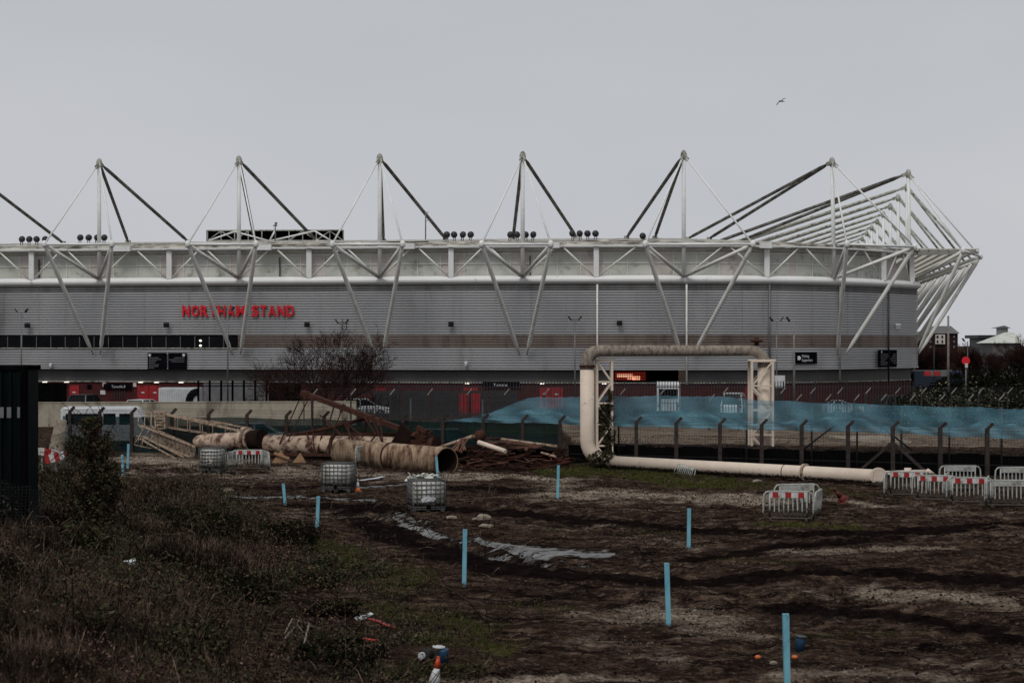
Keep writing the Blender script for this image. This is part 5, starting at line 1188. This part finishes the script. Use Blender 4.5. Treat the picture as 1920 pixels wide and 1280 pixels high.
def rock(name, px, py, w_, h_, m, lab, seed, cat='rock'):
    R1 = random.Random(seed); bm = bmesh.new(); bmesh.ops.create_icosphere(bm, subdivisions=2, radius=1)
    for v in bm.verts: v.co *= 1 + R1.uniform(-.18, .18); v.co.x *= w_ / 2; v.co.y *= w_ / 2.4; v.co.z *= h_ / 2
    me_ = bpy.data.meshes.new(name); bm.to_mesh(me_); bm.free(); me_.materials.append(M[m]); o = bpy.data.objects.new(name, me_); COL.objects.link(o); o.location = on_ground(px, py) + Vector((0, 0, h_ * .3)); tag(o, lab, cat)
rock('pale_rock', 906, 974, .5, .24, 'stone', 'largest pale rock in the mud right of the nearest caged tank', 1)
rock('pale_rock', 847, 973, .4, .16, 'stone', 'small pale rock just right of the nearest caged tank', 2)
rock('pale_rock', 911, 988, .45, .14, 'stone', 'flat pale rock in front of the largest rock', 3)
rock('pale_rock', 892, 975, .26, .12, 'stone', 'little pale rock touching the largest rock', 4)
rock('pale_rock', 1450, 1244, .16, .07, 'stone', 'small white pebble between the two orange caps', 6)
rock('pale_rock', 428, 922, .5, .2, 'stone', 'tan rock at the left end of the long pale puddle', 7)
rock('pale_rock', 1420, 905, .45, .2, 'stone', 'pale rock lying against the cream ground pipe', 8)
R1 = random.Random(77)
def litter(name, px, py, n, s, m, lab, cat='litter', spread=.5, fl=.3):
    g_ = on_ground(px, py); m_ = MB()
    for i in range(n):
        q = g_ + Vector((R1.uniform(-1, 1) * spread, R1.uniform(-1, 1) * spread * .6, R1.uniform(.02, fl))); a = Vector((R1.uniform(-1, 1), R1.uniform(-1, 1), R1.uniform(-.4, .4))) * s; b_ = Vector((R1.uniform(-1, 1), R1.uniform(-1, 1), R1.uniform(-.5, .5))) * s
        m_.quad(q - a, q + b_, q + a * .9, q - b_ * .8)
    return tag(m_.build(name, M[m]), lab, cat)
litter('green_sheeting', 797, 905, 46, .22, 'panel_a', 'crumpled pale green sheeting behind the nearest caged tank', 'sheeting', .7, .4)
litter('white_bag', 683, 1160, 9, .13, 'white', 'crumpled white bag in the grass at the lower left centre', 'bag', .16, .1)
litter('white_bag', 235, 1068, 6, .13, 'white', 'small white scrap on the overgrown bank', 'litter', .2, .25)
def strip(name, pts, w_, m, lab, cat):
    m_ = MB()
    for a, b_ in zip(pts[:-1], pts[1:]): m_.bar(on_ground(*a) + Vector((0, 0, .07)), on_ground(*b_) + Vector((0, 0, .07)), w_, .02)
    return tag(m_.build(name, M[m]), lab, cat)
strip('barrier_tape', [(692, 1165), (710, 1170), (722, 1176), (740, 1182)], .09, 'redband', 'strip of red tape beside the crumpled white bag', 'tape')
strip('barrier_tape', [(680, 1203), (706, 1206)], .07, 'conered', 'short orange-red tape scrap below the white bag', 'tape')
strip('plank', [(676, 903), (700, 900), (718, 896)], .22, 'white', 'pale white plank lying beside the middle caged tank', 'plank')
strip('plank', [(662, 886), (702, 884)], .14, 'rust', 'dark narrow plank in front of the brown pipe', 'plank')
for i, (px, s, lab) in enumerate(((525, 1.0, 'left pile of raw timber wedges under the cream pipe'), (561, .8, 'right triangular timber chock under the cream pipe'))):
    g_ = on_ground(px, 867); t_ = thing('timber_chock', lab, 'timber', g_)
    MB().prism([(-.42 * s, 0), (.42 * s, 0), (.05, .62 * s)], -.1, .1, c=g_).build('wedge', M['timber'], t_)
    if i == 0: MB().box(g_ + Vector((.1, -.1, .35)), (.8, .25, .1), M=Matrix.Rotation(.35, 3, 'Y')).build('top_board', M['timber'], t_)
# tilted red and white barrier at left
tb = thing('striped_barrier', 'toppled red and white striped board behind the dark green cabin', 'barrier', P(95, 875, 60))
def slant(x0, y0, x1, y1, w_, m, dy=0): return MB().bar(P(x0, y0, 60 - dy), P(x1, y1, 60 - dy), .03, w_).build('stripe', M[m], tb)
for i, m in enumerate(('whiteband', 'redband', 'whiteband', 'redband')): slant(70 + i * 13, 845 + i * 2.0, 83 + i * 13, 847 + i * 2.0, .26, m, 0)
for i, m in enumerate(('redband', 'whiteband', 'redband', 'whiteband')): slant(84 + i * 9, 862 - i * 2.4, 93 + i * 9, 859.6 - i * 2.4, .3, m, .15)
MB().bar(P(98, 862, 60.1), P(106, 884, 60), .06).bar(P(78, 852, 60.1), P(80, 882, 60), .05).build('leg', M['grey'], tb)

# ------------------------------------------------------------------ left foreground: dark cabin, netting, ivy stump
YC = 43.0
dc = thing('dark_cabin', 'tall dark green panelled cabin with black corner cut off by the left photo edge', 'cabin', (P(0, 900, YC).x, YC, 1.0))
xl, xr_ = P(-170, 0, YC).x, P(45, 0, YC).x; zt, zb = P(0, 693, YC).z, 1.0
MB().box(((xl + xr_) / 2, YC + .65, (zt + zb) / 2), (xr_ - xl, 1.3, zt - zb)).build('body', M['darkgreen'], dc)
MB().box(((xl + xr_) / 2, YC + .65, zt + .05), (xr_ - xl + .1, 1.42, .1)).build('roof', M['black'], dc)
MB().box((xr_ - .0, YC + .0, (zt + zb) / 2), (.16, .16, zt - zb)).build('corner_post', M['black'], dc)
m_ = MB()
for k in range(12): m_.box((xl + .15 + k * .24, YC - .03, (zt + zb) / 2), (.07, .06, zt - zb - .1))
m_.build('panel_ribs', M['darkgreen'], dc)
for x_, w2 in ((2, 10), (17, 8), (35, 5), (43, 3)): MB().box(P(x_, 773, YC - .07), (w2 / F * YC, .02, .27)).build('window_pane', M['grey'], dc)
rows = []
for px in range(-60, 90, 6):
    rows.append((P(px, 1030, 41.0), P(px, 905 + (px / 80) ** 2 * 14, 41.0)))
gn = M['wire'].copy(); gn.name = 'green_wire_mesh'; gn.node_tree.nodes['Principled BSDF'].inputs['Base Color'].default_value = (.05, .08, .07, 1)
for n_ in gn.node_tree.nodes:
    if n_.type == 'MATH' and n_.operation == 'DIVIDE': n_.inputs[1].default_value = .075
    if n_.type == 'MATH' and n_.operation == 'LESS_THAN': n_.inputs[1].default_value = .16
net('wire_netting', 'sagging green wire netting below the dark cabin', rows, gn, 'netting')
# ivy-covered stump
sp_ = P(172, 1065, 47.5); sp_.z = tz(sp_.x, 47.5)
iv = thing('ivy_covered_stump', 'dark ivy-smothered tree stump in front of the left end of the fence', 'tree', sp_)
m_ = MB(); m_.path([sp_, P(178, 1000, 47.5), P(170, 900, 47.5), P(178, 800, 47.6)], [.3, .24, .22, .12], 10)
for k in range(230): 
    q = P(R1.uniform(125, 212), R1.uniform(790, 1000), 47.5 + R1.uniform(-.5, .5)); d_ = Vector((R1.uniform(-1, 1), R1.uniform(-.5, .5), R1.uniform(-.4, 1))); m_.path([q, q + d_ * .4 + Vector((0, 0, .08)), q + d_ * .8 + Vector((0, 0, -.12))], [.013, .01, .006], 3)
m_.build('trunk', M['bark'], iv)
cs = [tuple(P(px, py, 47.5)) + (rx, .6, rz_) for px, py, rx, rz_ in ((165, 800, .35, .28), (150, 835, .4, .4), (185, 840, .45, .45), (170, 880, .5, .5), (195, 890, .4, .45), (150, 930, .35, .5), (190, 945, .45, .5), (140, 980, .3, .4), (165, 1000, .4, .5), (205, 970, .35, .5), (210, 915, .3, .4))] + [tuple(P(px, py, 42)) + (rx, .5, rz_) for px, py, rx, rz_ in ((150, 1005, .35, .35), (185, 1015, .4, .4), (165, 1045, .4, .35), (140, 1050, .25, .3), (200, 1050, .3, .25))]
mm = MB(); leaf_cloud(mm, [(c[0] + R1.uniform(-.25, .25), c[1], c[2] + R1.uniform(-.1, .2), c[3] * R1.uniform(.4, 1.2), c[4], c[5] * R1.uniform(.4, 1.1)) for c in cs for _ in range(3)], 9500, .05, R1); mm.build('ivy', M['leaf_dark'], iv)
mm = MB(); leaf_cloud(mm, [(c[0], c[1], c[2], c[3], c[4], c[5]) for c in cs], 2600, .045, R1)
leaf_cloud(mm, [tuple(P(px, py, 46.8)) + (.12, .12, .2) for px, py in ((128, 945), (124, 965), (130, 985), (118, 1000), (145, 900))], 380, .055, R1); mm.build('dead_leaves', M['leaf_brown'], iv)
gs_ = thing('cut_trunk', 'pale peeling dead trunk standing left of the ivy stump', 'tree', P(108, 880, 62))
MB().path([P(110, 880, 62), P(106, 840, 62), P(110, 815, 62), P(115, 787, 62)], [.36, .28, .24, .2], 12).build('trunk', M['stone'], gs_)

# ------------------------------------------------------------------ ground cover
def np_quads(name, m, C_, A_, B_, kind='stuff', tri=False):
    n = len(C_); V = np.empty((n, 4, 3)); V[:, 0] = C_ - A_; V[:, 1] = C_ + B_; V[:, 2] = C_ + A_; V[:, 3] = C_ - B_
    me_ = bpy.data.meshes.new(name); me_.vertices.add(n * 4); me_.vertices.foreach_set('co', V.reshape(-1)); me_.loops.add(n * 4); me_.loops.foreach_set('vertex_index', np.arange(n * 4, dtype=np.int32)); me_.polygons.add(n)
    me_.polygons.foreach_set('loop_start', np.arange(0, n * 4, 4, dtype=np.int32)); me_.polygons.foreach_set('loop_total', np.full(n, 4, dtype=np.int32)); me_.update(); me_.materials.append(M[m])
    o = bpy.data.objects.new(name, me_); COL.objects.link(o); return tag(o, kind=kind)
def sample_field(field, n, ymin=16, ymax=99, thr=.3):
    ok = (field > thr) & (YY > ymin) & (YY < ymax) & (np.abs(XX) < .34 * YY); ii = np.argwhere(ok); wts = field[ok] / YY[ok] ** 1.0; sel = RNG.choice(len(ii), n, p=wts / wts.sum())
    r, c = ii[sel, 0], ii[sel, 1]; x_ = XX[r, c] + RNG.uniform(-.09, .09, n); y_ = YY[r, c] + RNG.uniform(-.09, .09, n); return x_, y_, ZZ[r, c]
def rv(n): v = RNG.normal(size=(n, 3)); return v / np.linalg.norm(v, axis=1, keepdims=True)
dens = fbm(XX * .5 + 3, YY * .5 + 11, 4)
bkf = np.clip(bank(XX, YY) * 3 + (seg_dist(XX, YY, *EA, *EB) < 1.6) * .7, 0, 1)
for nm, mt_, n, s, field, zr in (('bramble_leaves', 'leaf_dark', 48000, .036, bkf * np.clip((dens - .43) * 8, .05, 1), 1.15), ('dead_leaves', 'leaf_brown', 62000, .03, bkf * np.clip((.62 - dens) * 6, .3, 1), .75)):
    x_, y_, z_ = sample_field(field, n, thr=.02); hgt = np.clip(fbm(x_ * .55 + 4, y_ * .55, 3) - .42, .03, 1) * zr * 5.5
    C_ = np.stack([x_, y_, z_ + RNG.random(n) * hgt + .02], 1); a = rv(n); b2 = np.cross(a, rv(n)); sz = s * RNG.uniform(.5, 1.5, (n, 1)) * (1 + (C_[:, 1:2] - 30) * .012)
    np_quads(nm, mt_, C_, a * sz, b2 * sz * .5)
leftf = bkf * np.clip((-XX - 4 - (YY - 30) * .12) / 4, .04, 1)
for nm, mt_, n, field, hh in (('dry_grass', 'drygrass', 60000, leftf * np.clip((.60 - dens) * 8, .04, 1), .55), ('grass_blades', 'grass', 32000, np.clip(grass * 1.2, 0, 1) * (fbm(XX * 1.2, YY * 1.2, 3) > .45), .10), ('dry_stalks', 'drygrass', 5000, np.clip(grass + gravel * .4, 0, 1), .12)):
    x_, y_, z_ = sample_field(field, n, thr=.25 if nm != 'dry_grass' else .05); h_ = hh * RNG.uniform(.3, 1.1, n); ln = RNG.normal(size=(n, 2)) * .35
    A_ = np.stack([ln[:, 0] * h_ * .5, ln[:, 1] * h_ * .5, h_ * .5], 1); ang = RNG.uniform(0, PI, n); wd2 = (.005 + .004 * RNG.random(n)) * (y_ / 38); B_ = np.stack([np.cos(ang) * wd2, np.sin(ang) * wd2, np.zeros(n)], 1)
    np_quads(nm, mt_, np.stack([x_, y_, z_], 1) + A_, A_, B_)
# loose stones
def stones(name, m, n, field, s0, s1):
    x_, y_, z_ = sample_field(field, n, thr=.25); base_v = np.array([(1, 0, 0), (-1, 0, 0), (0, 1, 0), (0, -1, 0), (0, 0, .8), (0, 0, -.8)], float); fcs = np.array([(0, 2, 4), (2, 1, 4), (1, 3, 4), (3, 0, 4), (2, 0, 5), (1, 2, 5), (3, 1, 5), (0, 3, 5)])
    sz = (s0 + (s1 - s0) * RNG.random((n, 1, 1)) ** 2.5) * RNG.uniform(.6, 1.3, (n, 6, 1)) * np.sqrt(y_ / 45)[:, None, None]; ang = RNG.uniform(0, PI, n); c_, s_ = np.cos(ang), np.sin(ang)
    V = base_v[None] * sz; V = np.stack([V[..., 0] * c_[:, None] - V[..., 1] * s_[:, None], V[..., 0] * s_[:, None] + V[..., 1] * c_[:, None], V[..., 2]], -1) + np.stack([x_, y_, z_ + .01], 1)[:, None]
    Fc = (fcs[None] + (np.arange(n) * 6)[:, None, None]).reshape(-1)
    me_ = bpy.data.meshes.new(name); me_.vertices.add(n * 6); me_.vertices.foreach_set('co', V.reshape(-1)); me_.loops.add(len(Fc)); me_.loops.foreach_set('vertex_index', Fc.astype(np.int32)); me_.polygons.add(n * 8)
    me_.polygons.foreach_set('loop_start', np.arange(0, n * 24, 3, dtype=np.int32)); me_.polygons.foreach_set('loop_total', np.full(n * 8, 3, dtype=np.int32)); me_.update(); me_.materials.append(M[m]); o = bpy.data.objects.new(name, me_); COL.objects.link(o); tag(o, kind='stuff')
stones('gravel_stones', 'chip', 11000, gravel * np.clip((fbm(XX * 1.2, YY * 1.2, 4) - .4) * 5, .02, 1) * (YY < 84), .006, .036)
allm = (1 - wetc) * (1 - bkf) * (.35 + fbm(XX * .7, YY * .7, 3)) * (YY < 84)
M['clod'] = mat('mud_clod', (.006, .004, .0035), (.055, .038, .028), 5, .95, spec=0)
stones('mud_clods', 'clod', 20000, allm * (1.02 - track), .012, .06)
for i, (px, py, W_, H_, lab) in enumerate(((490, 1010, 3.2, 1.0, 'dark bramble clump on the bank crest nearest the short tilted stake'), (600, 1095, 3.2, .95, 'wide dark bramble clump right of centre on the bank'), (345, 985, 3.2, 1.0, 'dark bramble clump on the bank just right of the ivy stump'), (120, 1190, 1.8, .7, 'dark bramble clump at the lower left corner'),
        (430, 1120, 2.4, .8, 'dark bramble clump in the middle of the bank'), (330, 1215, 1.7, .6, 'dark bramble clump near the bottom edge, left of centre'), (640, 1240, 1.8, .55, 'dark bramble clump near the bottom edge below the dead branch'), (290, 915, 3.4, .8, 'flat dark bramble clump beside the leaning blue stake'), (625, 1150, 1.2, .35, 'low bramble clump left of the crumpled white bag and red tape'))):
    g_ = on_ground(px, py); bush('bramble_bush', lab, g_, W_, W_ * .8, H_, 6500, .045, 70 + i, M['hedge'] if i % 2 == 0 else M['leaf_dark'], 'bramble', lumps=26, mix=M['leaf_brown'], mixn=600, group='bramble clumps on the bank')
# bare twigs lying about on the bank edge and a dead branch fan
tw = MB(); R1 = random.Random(99)
for k in range(1500):
    x_, y_ = R1.uniform(-15, 0), R1.uniform(22, 66)
    if bank(np.array([x_]), np.array([y_]))[0] < .05 and R1.random() < .8: continue
    q = Vector((x_, y_, tz(x_, y_))); a = R1.uniform(0, 2 * PI); L_ = R1.uniform(.3, 1.3); d_ = Vector((math.cos(a), math.sin(a) * .6, R1.uniform(.1, .9))).normalized()
    k_ = R1.uniform(.5, 1.6); tw.path([q, q + d_ * L_ * .4 + Vector((0, 0, .3 * k_)), q + d_ * L_ * .8 + Vector((0, 0, .38 * k_)), q + d_ * L_ * 1.3 + Vector((0, 0, .05))], [.010, .009, .007, .004], 3)
tag(tw.build('bramble_stems', M['drygrass']), kind='stuff')
db = thing('dead_branch', 'pale dead branch fanned out on the grass at the lower left centre', 'branch', on_ground(545, 1215)); m_ = MB()
for a, b_, c2 in (((532, 1200), (548, 1186), (568, 1178)), ((535, 1205), (560, 1190), (590, 1186)), ((570, 1216), (578, 1200), (606, 1192)), ((540, 1205), (556, 1196), (570, 1200)), ((573, 1210), (580, 1196), (572, 1180)), ((532, 1200), (540, 1214), (575, 1214))):
    m_.path([on_ground(*a) + Vector((0, 0, .1)), on_ground(*b_) + Vector((0, 0, .3)), on_ground(*c2) + Vector((0, 0, .15))], [.016, .013, .006], 5)
m_.build('twigs', M['stone'], db)

# ------------------------------------------------------------------ gull
gb = P(1465, 190, 90); s = 1.0
bm_ = MB()
bm_.path([gb + Vector((-.16, -.1, -.01)), gb + Vector((-.1, -.05, 0)), gb + Vector((.02, 0, 0)), gb + Vector((.12, .05, -.005)), gb + Vector((.2, .08, -.02))], [.012, .032, .04, .022, .006], 8)
def wing(pts, ch):
    b = len(bm_.v)
    for (x_, z_), c in zip(pts, ch):
        q = gb + Vector((x_, 0, z_)); bm_.v += [tuple(q + Vector((-.02, -c * .55, 0))), tuple(q + Vector((0, 0, .012))), tuple(q + Vector((.03, c * .5, -.004)))]
    for i in range(len(pts) - 1):
        for j in range(2): bm_.face((b + i * 3 + j, b + i * 3 + j + 1, b + (i + 1) * 3 + j + 1, b + (i + 1) * 3 + j), True)
wing([(-.02, .01), (-.1, -.03), (-.2, -.1), (-.25, -.21)], [.2, .18, .14, .03]); wing([(.02, .02), (.05, .08), (.11, .13), (.22, .15)], [.2, .18, .13, .03])
gl = bm_.build('seagull', M['dgrey']); tag(gl, 'dark seagull gliding alone in the grey sky with bent wings', 'bird')
